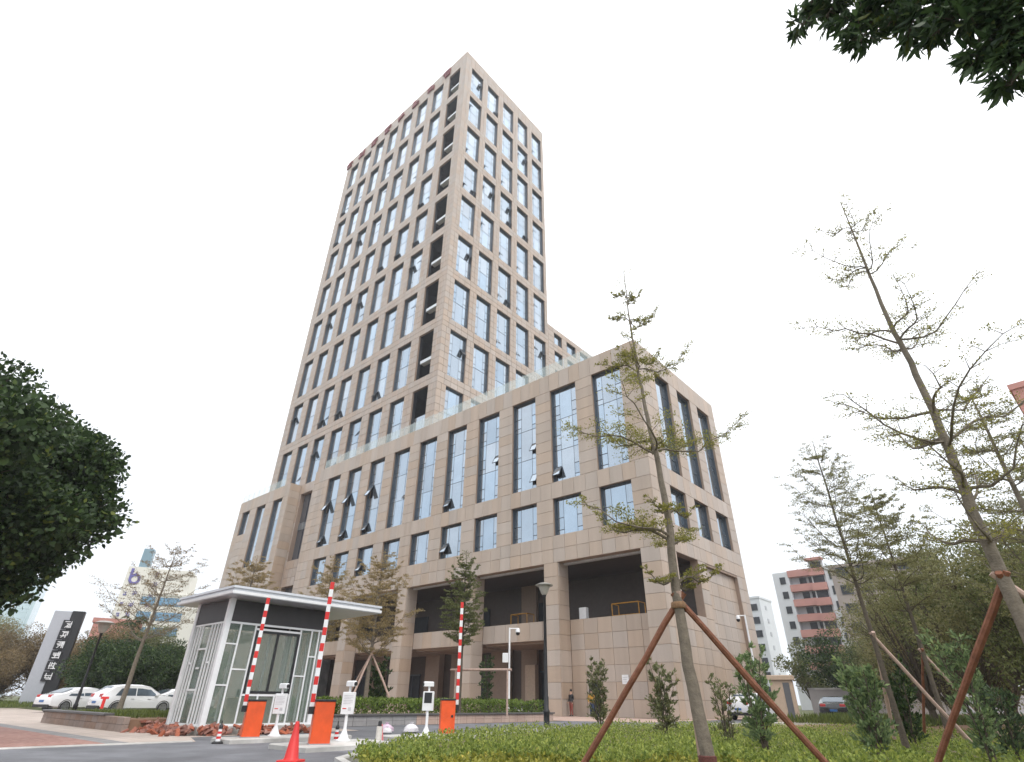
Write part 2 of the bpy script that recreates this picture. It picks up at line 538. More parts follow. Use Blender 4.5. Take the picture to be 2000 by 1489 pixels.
WIN = {}
def window_proto(w, h, storeys, simple=False):
    key = (round(w, 2), round(h, 2), storeys, simple)
    if key in WIN:
        return WIN[key]
    fr = MB()
    t, d = 0.06, 0.09
    rv = 0.22
    fr.box((0, 0, 0), (t, d, h))
    fr.box((w - t, 0, 0), (w, d, h))
    fr.box((t, 0, 0), (w - t, d, t))
    fr.box((t, 0, h - t), (w - t, d, h))
    for q in (((0, -rv, 0), (.035, 0, h)), ((w - .035, -rv, 0), (w, 0, h)), ((.035, -rv, h - .04), (w - .035, 0, h)), ((.035, -rv, 0), (w - .035, 0, .03))):
        fr.box(*q)
    x1, x2 = w * 0.27, w * 0.73
    fr.box((x1 - .013, 0.03, t), (x1 + .013, d, h - t))
    fr.box((x2 - .013, 0.03, t), (x2 + .013, d, h - t))
    sh = h / storeys
    panes = []
    def pane(a, b, c, e):
        mb = MB()
        mb.box((a + .006, 0.045, c + .006), (b - .006, 0.075, e - .006))
        panes.append(((a, b, c, e), mb.mesh("pane", GLASS)))
    for s in range(storeys):
        z0 = s * sh
        if s:
            fr.box((t, 0.025, z0 - .018), (w - t, d, z0 + .018))
        za, zb = z0 + sh * 0.16, z0 + sh * 0.48
        for (a, b) in ((t, x1), (x2, w - t)):
            fr.box((a, 0.018, za - .025), (b, d, za + .025))
            fr.box((a, 0.018, zb - .025), (b, d, zb + .025))
            if not simple:
                pane(a, b, max(z0, t if s == 0 else z0), za)
                pane(a, b, za, zb)
                pane(a, b, zb, z0 + sh - (t if s == storeys - 1 else 0))
        if not simple:
            pane(x1, x2, z0 + (t if s == 0 else 0), z0 + sh - (t if s == storeys - 1 else 0))
    if simple:
        for s in range(storeys):
            z0 = s * sh
            pane(t, x1, z0 + t, z0 + sh)
            pane(x1, x2, z0 + t, z0 + sh)
            pane(x2, w - t, z0 + t, z0 + sh)
    fm = fr.mesh("window", FRAME)
    WIN[key] = (fm, panes)
    return WIN[key]

SASH = {}
def sash_mesh(w, h):
    k = (round(w, 2), round(h, 2))
    if k not in SASH:
        mb = MB()
        mb.box((0, -.03, -h), (.05, .03, 0), 0)
        mb.box((w - .05, -.03, -h), (w, .03, 0), 0)
        mb.box((.05, -.03, -.05), (w - .05, .03, 0), 0)
        mb.box((.05, -.03, -h), (w - .05, .03, -h + .05), 0)
        mb.box((.05, -.01, -h + .05), (w - .05, .01, -.05), 1)
        SASH[k] = mb.mesh("sash", [FRAME, GLASS])
    return SASH[k]

def window(pl, u0, u1, z0, z1, storeys, depth=0.45, simple=False, opened=()):
    fm, panes = window_proto(u1 - u0, z1 - z0, storeys, simple)
    o = link("window", fm, tower, pl.pt(u0, z0, depth), pl.rot)
    for i, (q, me) in enumerate(panes):
        if i in opened:
            s = link("sash", sash_mesh(q[1] - q[0], q[3] - q[2]), o, (q[0], 0.0, q[3]))
            s.rotation_euler = (-R(28), 0, 0)
            continue
        p = link("pane", me, o)
    return o

FRONT = Plane((0, 0, 0), 'x')
SIDE = Plane((0, 0, 0), 'y')
TWF = Plane((0, 1.735, 0), 'x')
TWS = Plane((-29.56, 0, 0), 'y')
Z = dict(ov=11.12, s0=13.37, s1=16.68, t0=18.19, t1=27.77, top=29.72)
P, W, M10 = 4.928, 3.07, 1.797
PODL = -53.0
wins = [(-M10 - (10 - k) * P - W, -M10 - (10 - k) * P) for k in range(1, 11)]
def ncols(u0, u1):
    return max(1, round((u1 - u0) / 1.232))
# podium front: bands, then piers between the windows
NB = 43
solid(FRONT, PODL, -PD, Z['ov'], Z['s0'], NB, 2)
solid(FRONT, PODL, -PD, Z['s1'], Z['t0'], NB, 1)
solid(FRONT, PODL, -PD, Z['t1'], Z['top'], NB, 1)
edges = [PODL] + [e for w in wins for e in w] + [-PD]
for i in range(0, len(edges), 2):
    solid(FRONT, edges[i], edges[i + 1], Z['s0'], Z['s1'], 1 if edges[i + 1] - edges[i] < 2.5 else 3, 3)
    solid(FRONT, edges[i], edges[i + 1], Z['t0'], Z['t1'], 1 if edges[i + 1] - edges[i] < 2.5 else 3, 9)
op_tall = {1: (1, 9), 2: (1, 9), 3: (1, 9), 4: (10,), 6: (1,), 7: (11,), 8: (11, 4), 9: (1,)}
op_small = {3: (1,), 6: (1,), 1: ()}
for k, (a, b) in enumerate(wins, 1):
    window(FRONT, a, b, Z['t0'], Z['t1'], 3, opened=op_tall.get(k, ()))
    window(FRONT, a, b, Z['s0'], Z['s1'], 1, opened=op_small.get(k, ()))
# podium right side
Q, W2, N1, DEP = 4.573, 2.917, 3.269, 16.97
sw = [(N1 + k * Q, N1 + k * Q + W2) for k in range(3)]
for z0, z1, nz in ((Z['ov'], Z['s0'], 2), (Z['s1'], Z['t0'], 1), (Z['t1'], Z['top'], 1)):
    core.box((0.7, PD, z0), (DEP, 0.7, z1), 0, SIDE.mtx())
    for i in range(14):
        for j in range(nz):
            panels.append((SIDE, DEP * i / 14, z0 + (z1 - z0) * j / nz, DEP / 14, (z1 - z0) / nz))
ed = [0.0] + [e for w in sw for e in w] + [DEP]
for i in range(0, len(ed), 2):
    for z0, z1, nz in ((Z['s0'], Z['s1'], 3), (Z['t0'], Z['t1'], 9)):
        a, b = ed[i], ed[i + 1]
        core.box((a + (0.7 if a == 0 else 0), PD, z0), (b, 0.7, z1), 0, SIDE.mtx())
        nu = 3 if b - a > 2.5 else 1
        for c in range(nu):
            for j in range(nz):
                panels.append((SIDE, a + (b - a) * c / nu, z0 + (z1 - z0) * j / nz, (b - a) / nu, (z1 - z0) / nz))
for a, b in sw:
    window(SIDE, a, b, Z['t0'], Z['t1'], 3)
    window(SIDE, a, b, Z['s0'], Z['s1'], 1)
# ground storeys, front: pillars, recessed bays with a gallery parapet, brown back wall with shade in its colour
pil = [(-1.62, -PD)] + [(-10.96 - k * 2 * P, -9.5 - k * 2 * P) for k in range(5)]
for i, (a, b) in enumerate(pil):
    core.box((a, PD, 0), (b, 1.5 if i else 1.62, Z['ov']), 0)
    for j in range(10):
        h = Z['ov'] / 10
        panels.append((FRONT, a if i else -1.62, j * h, b - a, h))
        if i:                                          # the pillar's right flank
            panels.append((Plane((b + PD, 0, 0), 'y'), PD, j * h, 1.4, h))
            core.box((b, 0.06, j * h + .001), (b + 0.01, 1.45, j * h + h - .001))
for k in range(5):
    xr = pil[k][0]
    xl = pil[k + 1][1]
    if k == 0:                                         # closed wall up to the gallery
        core.box((xl + .06, 1.5, 0), (xr, 1.9, 6.75))
        for i in range(6):
            for j in range(6):
                w = (xr - xl - .06) / 6
                if i == 1 and j < 2:
                    continue
                panels.append((Plane((0, 1.45, 0), 'x'), xl + .06 + i * w, j * 1.125, w, 1.125))
    else:
        core.box((xl + .06, 1.5, 5.36), (xr, 1.95, 6.84))
        for i in range(6):
            w = (xr - xl - .06) / 6
            panels.append((Plane((0, 1.45, 0), 'x'), xl + .06 + i * w, 5.36, w, 1.48))
        core.box((xl, 1.95, 5.2), (xr, 7.4, 5.5))      # gallery floor
        core.box((xl, 7.0, 0), (xl + 1.9, 7.35, 11.1))
        core.box((xr - 2.2, 6.6, 0), (xr, 7.35, 5.2))
solid(FRONT, PODL, -48.9 - 1.5, 0, Z['ov'], 2, 10)
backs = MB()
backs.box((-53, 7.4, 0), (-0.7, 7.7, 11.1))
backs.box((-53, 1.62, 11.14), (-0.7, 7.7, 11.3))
backs.build("arcade_back_wall", mat("brown_stone_shaded", (0.065, 0.045, 0.036), 0.5, var=0.15, scale=3), tower)  # brown stone, colour darkened further to carry the arcade's shade
soff = MB()
for k in range(5):
    soff.box((pil[k + 1][1] + .1, 0.75, 10.98), (pil[k][0] - .1, 1.15, 11.13))
soff.build("soffit_strip", mat("soffit_aluminium", (0.55, 0.55, 0.56), 0.4, 0.3), tower)
# right side, ground storeys: one dark opening, then a framed blind panel
core.box((1.62, PD, 0), (2.75, 0.7, Z['ov']), 0, SIDE.mtx())
core.box((2.75, PD, 0), (6.55, 0.7, 6.75), 0, SIDE.mtx())
core.box((6.55, PD, 0), (8.0, 0.7, Z['ov']), 0, SIDE.mtx())
core.box((8.0, 0.4, 0), (14.85, 0.8, 10.95), 0, SIDE.mtx())
core.box((8.0, PD, 10.95), (14.85, 0.7, Z['ov']), 0, SIDE.mtx())
core.box((14.85, PD, 0), (DEP, 0.7, Z['ov']), 0, SIDE.mtx())
for (a, b, nu, z0, z1, nz, dx) in ((0, 2.75, 3, 0, Z['ov'], 10, 0), (2.75, 6.55, 3, 0, 6.75, 6, 0), (6.55, 8.0, 1, 0, Z['ov'], 10, 0), (8.0, 14.85, 5, 0, 10.95, 10, -0.35), (14.85, DEP, 2, 0, Z['ov'], 10, 0)):
    for i in range(nu):
        for j in range(nz):
            panels.append((Plane((dx, 0, 0), 'y'), a + (b - a) * i / nu, z0 + (z1 - z0) * j / nz, (b - a) / nu, (z1 - z0) / nz))
# doors and small fittings of the ground storey
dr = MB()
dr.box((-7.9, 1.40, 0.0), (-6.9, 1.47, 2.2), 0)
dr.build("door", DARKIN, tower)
dr = MB()
for a in (-8.02, -6.9):
    dr.box((a, 1.34, 0), (a + .12, 1.46, 2.3))
dr.box((-8.02, 1.34, 2.2), (-6.78, 1.46, 2.32))
dr.build("door_frame", STONE, tower)
for k in (1, 2, 3, 4):
    xl, xr = pil[k + 1][1], pil[k][0]
    d = MB()
    d.box((xl + 2.2, 7.28, 0.05), (xl + 4.6, 7.38, 3.3), 0)
    d.box((xl + 3.36, 7.22, 0.05), (xl + 3.44, 7.28, 3.3), 1)
    d.box((xl + 2.1, 7.2, 3.3), (xl + 4.7, 7.38, 3.42), 1)
    d.build("door", [DARKIN, FRAME], tower)
    d = MB()
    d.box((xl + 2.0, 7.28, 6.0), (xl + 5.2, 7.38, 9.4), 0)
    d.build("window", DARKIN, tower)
lp = MB()
lp.box((-18.4, 6.4, 0), (-17.2, 6.9, 3.9), 0)
lp.build("pale_wall_panel", mat("pale_stone", (0.52, 0.40, 0.30), 0.5), tower)
# scaffold-yellow frames standing on the gallery
def yellow_frame(x, y, z, w, h):
    mb = MB()
    for a in (0, w):
        mb.tube([(a, 0, 0), (a, 0, h)], 0.045, 6)
        mb.tube([(a, 1.0, 0), (a, 1.0, h)], 0.045, 6)
        mb.tube([(a, 0, h), (a, 1.0, h)], 0.04, 6)
    mb.tube([(0, 0, h), (w, 0, h)], 0.045, 6)
    mb.tube([(0, 0, h * .5), (w, 0, h * .5)], 0.035, 6)
    return link("scaffold_frame", mb.mesh("scaffold_frame", mat("scaffold_yellow", (0.42, 0.20, 0.02), 0.6, var=0.2)), None, (x, y, z))
gal = MB()
gal.box((-9.4, 1.92, 5.7), (-1.7, 7.4, 6.0))
gal.build("gallery_floor", CORE, tower)
tag(yellow_frame(-5.9, 2.3, 6.0, 2.4, 1.75), "orange yellow scaffold frame standing in the dark gallery beside the corner pillar", "scaffold frame")
tag(yellow_frame(-16.9, 2.6, 5.5, 1.9, 2.3), "orange yellow scaffold frame in the gallery left of the lamp post pillar", "scaffold frame")
ac = MB()
ac.bbox((-0.35, -0.2, 0), (0.35, 0.2, 1.7), 0.03, 0)
ac.lathe([(0.0, 0), (0.2, 0.01), (0.22, 0.04), (0, 0.05)], 12, 1, (0, -0.23, 0.5))
acb = tag(ac.build("white_cabinet", [WHITE, BLACK]), "white appliance cabinet standing on the gallery by the main pillar", "cabinet")
acb.location = (-8.6, 2.25, 6.0)

# tower shaft
H, ZT, WH, M1, WT = 9.283, 111.55, 7.55, 1.74, 3.17
XR, XL, ZTOP, YF, YB = -29.56, -70.9, 115.4, 1.735, 26.4
cols = [(XR - M1 - k * P - WT, XR - M1 - k * P) for k in range(8)]
QT, WQ, NQ = 4.733, 3.25, 1.68
rows = [(ZT - r * H - WH, ZT - r * H) for r in range(9)]
bands = [(ZT, ZTOP)] + [(rows[r + 1][1], rows[r][0]) for r in range(8)] + [(28.2, rows[8][0])]
tp = []
def tsolid(pl, u0, u1, z0, z1, nu, nz, th=0.75, u_core0=None):
    core.box((u_core0 if u_core0 is not None else u0, PD, z0), (u1, th, z1), 1, pl.mtx())
    for i in range(nu):
        for j in range(nz):
            tp.append((pl, u0 + (u1 - u0) * i / nu, z0 + (z1 - z0) * j / nz, (u1 - u0) / nu, (z1 - z0) / nz))
for z0, z1 in bands:
    nz = max(1, round((z1 - z0) / 1.05))
    tsolid(TWF, XL, XR - PD, z0, z1, 34, nz)
    tsolid(TWS, YF, YB, z0, z1, 20, nz, 0.75, YF + 0.8)
ue = [XL] + [e for c in reversed(cols) for e in c] + [XR - PD]
ye = [YF] + [e for c in range(5) for e in (YF + NQ + c * QT, YF + NQ + c * QT + WQ)] + [YB]
for r, (z0, z1) in enumerate(rows):
    for i in range(0, len(ue), 2):
        tsolid(TWF, ue[i], ue[i + 1], z0, z1, 2, 7)
    for i in range(0, len(ye), 2):
        tsolid(TWS, ye[i], ye[i + 1], z0, z1, 2, 7, 0.75, YF + 0.8 if i == 0 else None)
for k, (a, b) in enumerate(cols):
    for r, (z0, z1) in enumerate(rows):
        if k == 0:                                     # corner loggia: shade painted near-black, white slab doubles as painted sky reflection
            w = MB()
            w.box((-.9, 2.5, -.5), (b - a + .9, 2.58, z1 - z0 + .5), 0)
            w.box((-.9, .46, z1 - z0 + .3), (b - a + .9, 2.5, z1 - z0 + .38), 0)
            w.box((-.9, .46, -.4), (b - a + .9, 2.5, -.32), 0)
            w.box((.002, 0, .002), (.04, .46, z1 - z0 - .002), 0)
            w.box((.04, 0, z1 - z0 - .06), (b - a - .002, .46, z1 - z0 - .002), 0)
            o = w.build("loggia", DARKIN, tower)
            o.location = TWF.pt(a, z0, 0.3)
            s = MB()
            if r < 8:
                s.box((0.45, 0.05, 2.75), (b - a - .002, 0.8, 3.25))
                s.build("slab", mat("slab_reflection_white", (0.66, 0.72, 0.78), 0.4) if "slab_reflection_white" not in bpy.data.materials else bpy.data.materials["slab_reflection_white"], o)  # pale slab colour also paints the bright sky reflection in the glass
            else:
                s.box((0.05, 0.3, 0), (b - a - .01, 0.4, 3.6))
                s.build("pane", GLASS, o)
        else:
            op = ()
            if rnd.random() < 0.25:
                op = (rnd.choice((0, 3)),)
            window(TWF, a, b, z0, z1, 2, 0.42, True, () if not op else ())
for c in range(5):
    for r, (z0, z1) in enumerate(rows):
        a = YF + NQ + c * QT
        window(TWS, a, a + WQ, z0, z1, 2, 0.42, True)
# small hopper sashes standing open here and there on the shaft
def open_hopper(pl, u, z, w=0.75, h=1.1, depth=0.38):
    s = link("sash", sash_mesh(w, h), tower, pl.pt(u, z, depth), pl.rot)
    s.rotation_euler = (-R(30), 0, pl.rot)
for _ in range(46):
    c = rnd.randrange(5)
    r = rnd.randrange(9)
    a = YF + NQ + c * QT
    open_hopper(TWS, a + rnd.choice((0.08, WQ - 0.85)), rows[r][0] + rnd.choice((1.9, 5.5)))
for _ in range(34):
    c = rnd.randrange(1, 8)
    r = rnd.randrange(9)
    open_hopper(TWF, cols[c][0] + rnd.choice((0.08, WT - 0.85)), rows[r][0] + rnd.choice((1.9, 5.5)))
# lower shaft strip between the podium and the low block
tsolid(TWF, -60.2, -59.6, 0, 28.2, 1, 26)
tsolid(TWF, -56.4, PODL + .02, 0, 28.2, 3, 26)
tsolid(TWF, -59.6, -56.4, 14.5, 18.1, 3, 3)
tsolid(TWF, -59.6, -56.4, 0, 9.5, 3, 9)
w = MB()
w.box((-59.6, YF + .7, 18.1), (-56.4, YF + .76, 28.2), 0)
w.box((-59.6, YF + .62, 22.7), (-56.4, YF + .7, 23.8), 1)
w.box((-58.03, YF + .6, 18.1), (-57.97, YF + .7, 28.2), 2)
w.box((-59.6, YF + .7, 9.5), (-56.4, YF + .76, 14.5), 0)
w.build("louvre_strip", [mat("louvre_grey", (0.10, 0.10, 0.11), 0.5, 0.3), GLASS, FRAME], tower)
# low block at the left end
LB0, LB1 = -76.4, -60.1
lbw = [(-74.9, -72.3), (-70.0, -67.1), (-64.7, -61.8)]
solid(FRONT, LB0, LB1 - PD, Z['t1'], Z['top'], 13, 1)
solid(FRONT, LB0, LB1 - PD, 0, Z['t0'], 13, 16)
le = [LB0] + [e for q in lbw for e in q] + [LB1 - PD]
for i in range(0, len(le), 2):
    solid(FRONT, le[i], le[i + 1], Z['t0'], Z['t1'], 1 if i < 6 else 1, 9)
core.box((lbw[0][0], PD, Z['t0']), (lbw[0][1], 0.7, 23.9))
for j in range(5):
    panels.append((FRONT, lbw[0][0], Z['t0'] + j * 1.142, 2.6, 1.142))
window(FRONT, lbw[0][0], lbw[0][1], 23.9, Z['t1'], 1)
for q in lbw[1:]:
    window(FRONT, q[0], q[1], Z['t0'], Z['t1'], 3)
LBS = Plane((LB1, 0, 0), 'y')
core.box((0.7, PD, 0), (YF, 0.5, Z['top']), 0, LBS.mtx())
for j in range(27):
    panels.append((LBS, 0.0, j * 1.1, YF, 1.1))
# rear wing, lower than the shaft
WGT = 60.5
wy = [(28.2, 30.6), (32.1, 35.0), (36.4, 39.1), (40.6, 43.3)]
wz = [(57.1, 59.45), (53.2, 55.5), (49.2, 51.5), (45.2, 47.5), (41.2, 43.5), (37.2, 39.5), (33.2, 35.5)]
yy = [YB + .02] + [e for q in wy for e in q] + [46.0]
zz = [(59.45, WGT)] + [(wz[i + 1][1], wz[i][0]) for i in range(6)] + [(29, wz[6][0])]
for z0, z1 in zz:
    tsolid(TWS, yy[0], yy[-1], z0, z1, 14, max(1, round((z1 - z0) / 1.0)))
for z0, z1 in wz:
    for i in range(0, len(yy), 2):
        tsolid(TWS, yy[i], yy[i + 1], z0, z1, 1, 2)
    for a, b in wy:
        window(TWS, a, b, z0, z1, 1, 0.42, True)
# closing walls and roofs so that the inside stays dark
shell = MB()
shell.box((PODL, 7.7, 0), (PODL + .2, DEP, 29), 0)
shell.box((PODL, DEP - .2, 0), (-0.05, DEP, 29.7), 0)
shell.box((PODL, 0.7, 28.75), (-0.7, DEP, 28.95), 0)
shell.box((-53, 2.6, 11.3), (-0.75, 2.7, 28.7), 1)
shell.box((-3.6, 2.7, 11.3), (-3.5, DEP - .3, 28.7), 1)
shell.box((XL, 3.2, ZTOP - 2.2), (XR - .7, YB, ZTOP - 2.0), 0)
shell.box((XL, YB - .3, 28), (XR - .75, YB, ZTOP), 0)
shell.box((XL, YF + .8, 28), (XL + .3, YB - .3, ZTOP), 0)
shell.box((XL + .3, 5.4, 28), (XR - 4.7, 5.5, ZTOP - 2.3), 1)
shell.box((XR - 4.7, 5.5, 28), (XR - 4.6, YB - .3, ZTOP - 2.3), 1)
shell.box((XL, YB, WGT - 1.0), (XR - .7, 46, WGT - .8), 0)
shell.box((XL, 45.7, 0), (XR - .75, 46, WGT), 0)
shell.box((LB0, 0.8, 0), (LB0 + .3, 24, 29), 0)
shell.box((LB0 + .3, 3.3, 0), (LB1 - .6, 3.5, 28.6), 1)
shell.box((LB0, 0.7, 28.6), (LB1 - .5, 24, 28.8), 0)
shell.box((LB0, 24, 0), (LB1, 24.3, 29), 0)
shell.build("roof_and_rear_walls", [CONC, DARKIN], tower)
core.build("wall", [CORE, mat("stone_core_tower", (0.29, 0.215, 0.168), 0.6, var=0.05)], tower)  # tower core also has jamb shade in its colour

# stone panels: the 300 that show largest are single parts, the rest one part
def panel_mesh(w, h, name="panel", m=STONE, g=0.010):
    mb = MB()
    x0, x1, z0, z1, c = g, w - g, g, h - g, 0.012
    mb.loft([[(x0, PD, z0), (x1, PD, z0), (x1, PD, z1), (x0, PD, z1)][::-1],
             [(x0, c, z0), (x1, c, z0), (x1, c, z1), (x0, c, z1)][::-1],
             [(x0 + c, 0, z0 + c), (x1 - c, 0, z0 + c), (x1 - c, 0, z1 - c), (x0 + c, 0, z1 - c)][::-1]], 0, False)
    n = len(mb.v)
    mb.f.append((n - 1, n - 2, n - 3, n - 4)[::-1])
    mb.m.append(0)
    return mb
def apparent(p):
    pl, u, z, w, h = p
    c = pl.pt(u + w / 2, z + h / 2)
    d = c - CAMP
    cosn = -(d.normalized().dot(pl.inn * -1))
    if d.dot(FWD) < 0.3 * d.length or cosn <= 0.02:
        return 0
    if z < 1.0 or (c.x > -9 and c.y > 1 and c.z < 6 and False):
        return 0
    return w * h * cosn / d.length_squared
panels.sort(key=apparent, reverse=True)
PM = {}
for pl, u, z, w, h in panels[:298]:
    k = (round(w, 3), round(h, 3))
    if k not in PM:
        PM[k] = panel_mesh(w, h).mesh("panel", STONE)
    link("panel", PM[k], tower, pl.pt(u, z), pl.rot)
def joined_panels(lst, name, m, g):
    V, F = [], []
    for pl, u, z, w, h in lst:
        mb = panel_mesh(w, h, g=g)
        M = Matrix.Translation(pl.pt(u, z)) @ Matrix.Rotation(pl.rot, 4, 'Z')
        n = len(V)
        V += [tuple(M @ Vector(v)) for v in mb.v]
        F += [tuple(n + i for i in f) for f in mb.f]
    me = bpy.data.meshes.new(name)
    me.from_pydata(V, [], F)
    me.materials.append(m)
    o = link(name, me, tower)
    o['kind'] = 'stuff'
joined_panels(panels[298:], "podium_panels", STONE, 0.010)
joined_panels(tp, "tower_panels", STONE_TOWER, 0.02)

# glass balustrade along the podium front and the low block
def balustrade(u0, u1, z, y, n):
    for i in range(n):
        a = u0 + (u1 - u0) * i / n
        b = u0 + (u1 - u0) * (i + 1) / n
        mb = MB()
        mb.box((a + .03, y, z), (b - .03, y + .02, z + 1.25))
        o = mb.build("balustrade_pane", RAILGLASS, tower)
        mb = MB()
        mb.box((a - .02, y + .03, z - .1), (a + .02, y + .07, z + 1.4))
        mb.build("post", METAL, o)
balustrade(-51.0, -4.5, Z['top'] + .005, 0.12, 26)
balustrade(-76.2, -62.0, Z['top'] + .005, 0.12, 8)

# red characters along the tower's top
def glyph(mb, w, h, d, seed, mi=0, mtx=None):
    r = random.Random(seed)
    t = w * 0.11
    hs = sorted(r.sample([0.05, 0.22, 0.38, 0.54, 0.7, 0.86], r.choice((3, 4))))
    vs = sorted(r.sample([0.08, 0.3, 0.48, 0.66, 0.86], r.choice((2, 3))))
    for a in hs:
        x0, x1 = r.choice(((0, 1), (0.1, 0.9), (0.3, 1), (0, 0.7)))
        mb.box((x0 * w, -d, a * h), (x1 * w, -0.002, a * h + t), mi, mtx)
    for i, a in enumerate(vs):
        z0, z1 = r.choice(((0, 1), (0.2, 0.95), (0, 0.6), (0.35, 1)))
        mb.box((a * w, -d * .9, z0 * h), (a * w + t, -0.004, z1 * h), mi, mtx)
    q = r.choice((-1, 1))
    mb.face([mtx @ Vector(p) if mtx is not None else p for p in ((w * .5, -d * .95, h * .45), (w * .5 + t, -d * .95, h * .45), (w * (.5 + .42 * q) + t, -d * .95, 0), (w * (.5 + .42 * q), -d * .95, 0))], mi)
LETR = mat("letter_dark_red", (0.20, 0.025, 0.03), 0.5)
for k in range(8):
    mb = MB()
    glyph(mb, 2.1, 2.3, 0.25, 40 + k)
    o = mb.build("letter", LETR, tower)
    o.location = (XR - 6.9 - k * 4.95, YF, ZT + 1.0)
sg = MB()
sg.box((-4.95, 1.38, 2.1), (-4.4, 1.45, 2.7), 0)
for i in range(3):
    sg.box((-4.88, 1.376, 2.22 + i * .15), (-4.48 - .08 * (i % 2), 1.379, 2.25 + i * .15), 1)
tag(sg.build("wall_sign", [WHITE, METAL]), "small white notice fixed to the stone wall between two shrubs", "sign")

# ------------------------------------------------------------------ guard booth
BX0, BX1, BY0, BY1, BF = -2.75, -0.23, -30.09, -26.45, 0.21
booth = thing("guard_booth", "glass walled guard booth with white frame and flat oversailing roof", "guard booth")
mb = MB()
mb.box((BX0 - .1, BY0 - .1, -0.01), (BX1 + .1, BY1 + .1, BF))
mb.build("plinth", CONC, booth)
mb = MB()
T = 0.17
for x, y in ((BX1 - T, BY0), (BX0, BY0), (BX1 - T, BY1 - T), (BX0, BY1 - T)):
    pp = MB()
    pp.bbox((x, y, BF + .001), (x + T, y + T, 3.74), 0.012)
    pp.build("corner_post", WHITE, booth)
def vbar(x, y, z0, z1, w=0.05, n="mullion"):
    b = MB()
    b.box((x - w / 2, y - w / 2, z0), (x + w / 2, y + w / 2, z1))
    return b.build(n, WHITE, booth)
# front wall facing the lane (plane x = BX1), left wall (plane y = BY0)
xf, yl = BX1 - 0.06, BY0 + 0.06
ymid0, ymid1 = -29.05, -27.42
for y in (-29.55, ymid0, ymid1, -27.0, -26.72):
    vbar(xf, y, BF + .06, 3.0)
for y in (-28.5, -27.95):
    vbar(xf, y, BF + .06, 1.02)
for z, y0, y1 in ((BF + .03, BY0 + T, BY1 - T), (3.03, BY0 + T, BY1 - T), (1.03, ymid0 + .03, ymid1 - .03), (2.9, ymid0 + .03, ymid1 - .03)):
    b = MB()
    b.box((xf - .025, y0, z - .03), (xf + .028, y1, z + .03))
    b.build("rail", WHITE, booth)
for y0, y1, z in ((-29.92, -29.58, 2.42), (-29.92, -29.58, 1.28), (-29.52, -29.08, 1.72), (-27.39, -27.03, 1.6), (-26.97, -26.75, 2.2)):
    b = MB()
    b.box((xf - .02, y0, z - .02), (xf + .024, y1, z + .02))
    b.build("rail", WHITE, booth)
wnd = MB()
for a, c in (((ymid0 + .03, 1.07), (ymid0 + .1, 2.86)), ((ymid1 - .1, 1.07), (ymid1 - .03, 2.86)), ((ymid0 + .1, 1.07), (ymid1 - .1, 1.14)), ((ymid0 + .1, 2.79), (ymid1 - .1, 2.86)), ((-28.27, 1.14), (-28.2, 2.79))):
    wnd.box((xf - .03, a[0], a[1]), (xf + .04, c[0], c[1]))
sw_ = wnd.build("sliding_window", BLACK, booth)
for a, c in ((ymid0 + .1, -28.27), (-28.2, ymid1 - .1)):
    b = MB()
    b.box((xf - .004, a, 1.14), (xf + .004, c, 2.79))
    b.build("pane", BOOTHGLASS, sw_)
ys = [BY0 + T, -29.55, ymid0, ymid1, -27.0, -26.72, BY1 - T]
for i in range(6):
    b = MB()
    if i == 2:
        b.box((xf - .005, ymid0 + .03, BF + .06), (xf + .005, ymid1 - .03, 1.0))
    else:
        b.box((xf - .005, ys[i] + .025, BF + .06), (xf + .005, ys[i + 1] - .025, 3.0))
    b.build("pane", BOOTHGLASS, booth)
nl = 10
xs = [BX0 + T + (BX1 - BX0 - 2 * T) * i / nl for i in range(nl + 1)]
skip = (4, 5)
for i in range(1, nl):
    if i not in skip:
        vbar(xs[i], yl, BF + .06, 3.0, 0.045)
for z, a, c in ((BF + .03, BX0 + T, BX1 - T), (3.03, BX0 + T, BX1 - T), (2.3, xs[3], xs[6]), (1.15, xs[3], xs[6]), (1.75, xs[4], xs[5]), (1.9, xs[1], xs[2]), (1.9, xs[7], xs[8])):
    b = MB()
    b.box((a + .028, yl - .022, z - .026), (c - .028, yl + .022, z + .026))
    b.build("rail", WHITE, booth)
for i, j in ((0, 3), (3, 6), (6, 10)):
    b = MB()
    b.box((xs[i] + .01, yl + .03, BF + .06), (xs[j] - .01, yl + .04, 3.0))
    b.build("pane", BOOTHGLASS, booth)
# rear walls glazed too
b = MB()
b.box((BX0 + .05, BY0 + T, BF + .06), (BX0 + .06, BY1 - T, 3.0))
b.build("pane", BOOTHGLASS, booth)
b = MB()
b.box((BX0 + T, BY1 - .06, BF + .06), (BX1 - T, BY1 - .05, 3.0))
b.build("pane", BOOTHGLASS, booth)
for i in range(1, 5):
    vbar(BX0 + .09, BY0 + T + (BY1 - BY0 - 2 * T) * i / 5, BF + .06, 3.0)
    vbar(BX0 + T + (BX1 - BX0 - 2 * T) * i / 5, BY1 - .09, BF + .06, 3.0)
b = MB()
b.box((BX0 + T, BY0 + .03, 3.06), (BX1 - T, BY0 + .12, 3.70))
b.box((BX1 - .12, BY0 + T, 3.06), (BX1 - .03, BY1 - T, 3.70))
b.box((BX0 + .03, BY0 + T, 3.06), (BX0 + .12, BY1 - T, 3.70))
b.box((BX0 + T, BY1 - .12, 3.06), (BX1 - T, BY1 - .03, 3.70))
b.build("fascia_band", mat("band_dark_grey", (0.035, 0.032, 0.035), 0.55, var=0.12), booth)
RX0, RX1, RY0, RY1 = -3.7, 0.52, -30.42, -24.75
rf = MB()
rf.box((RX0, RY0, 3.745), (RX1, RY1, 3.80))
rf.box((RX0 + .04, RY0 + .04, 3.80), (RX1 - .04, RY1 - .04, 3.93))
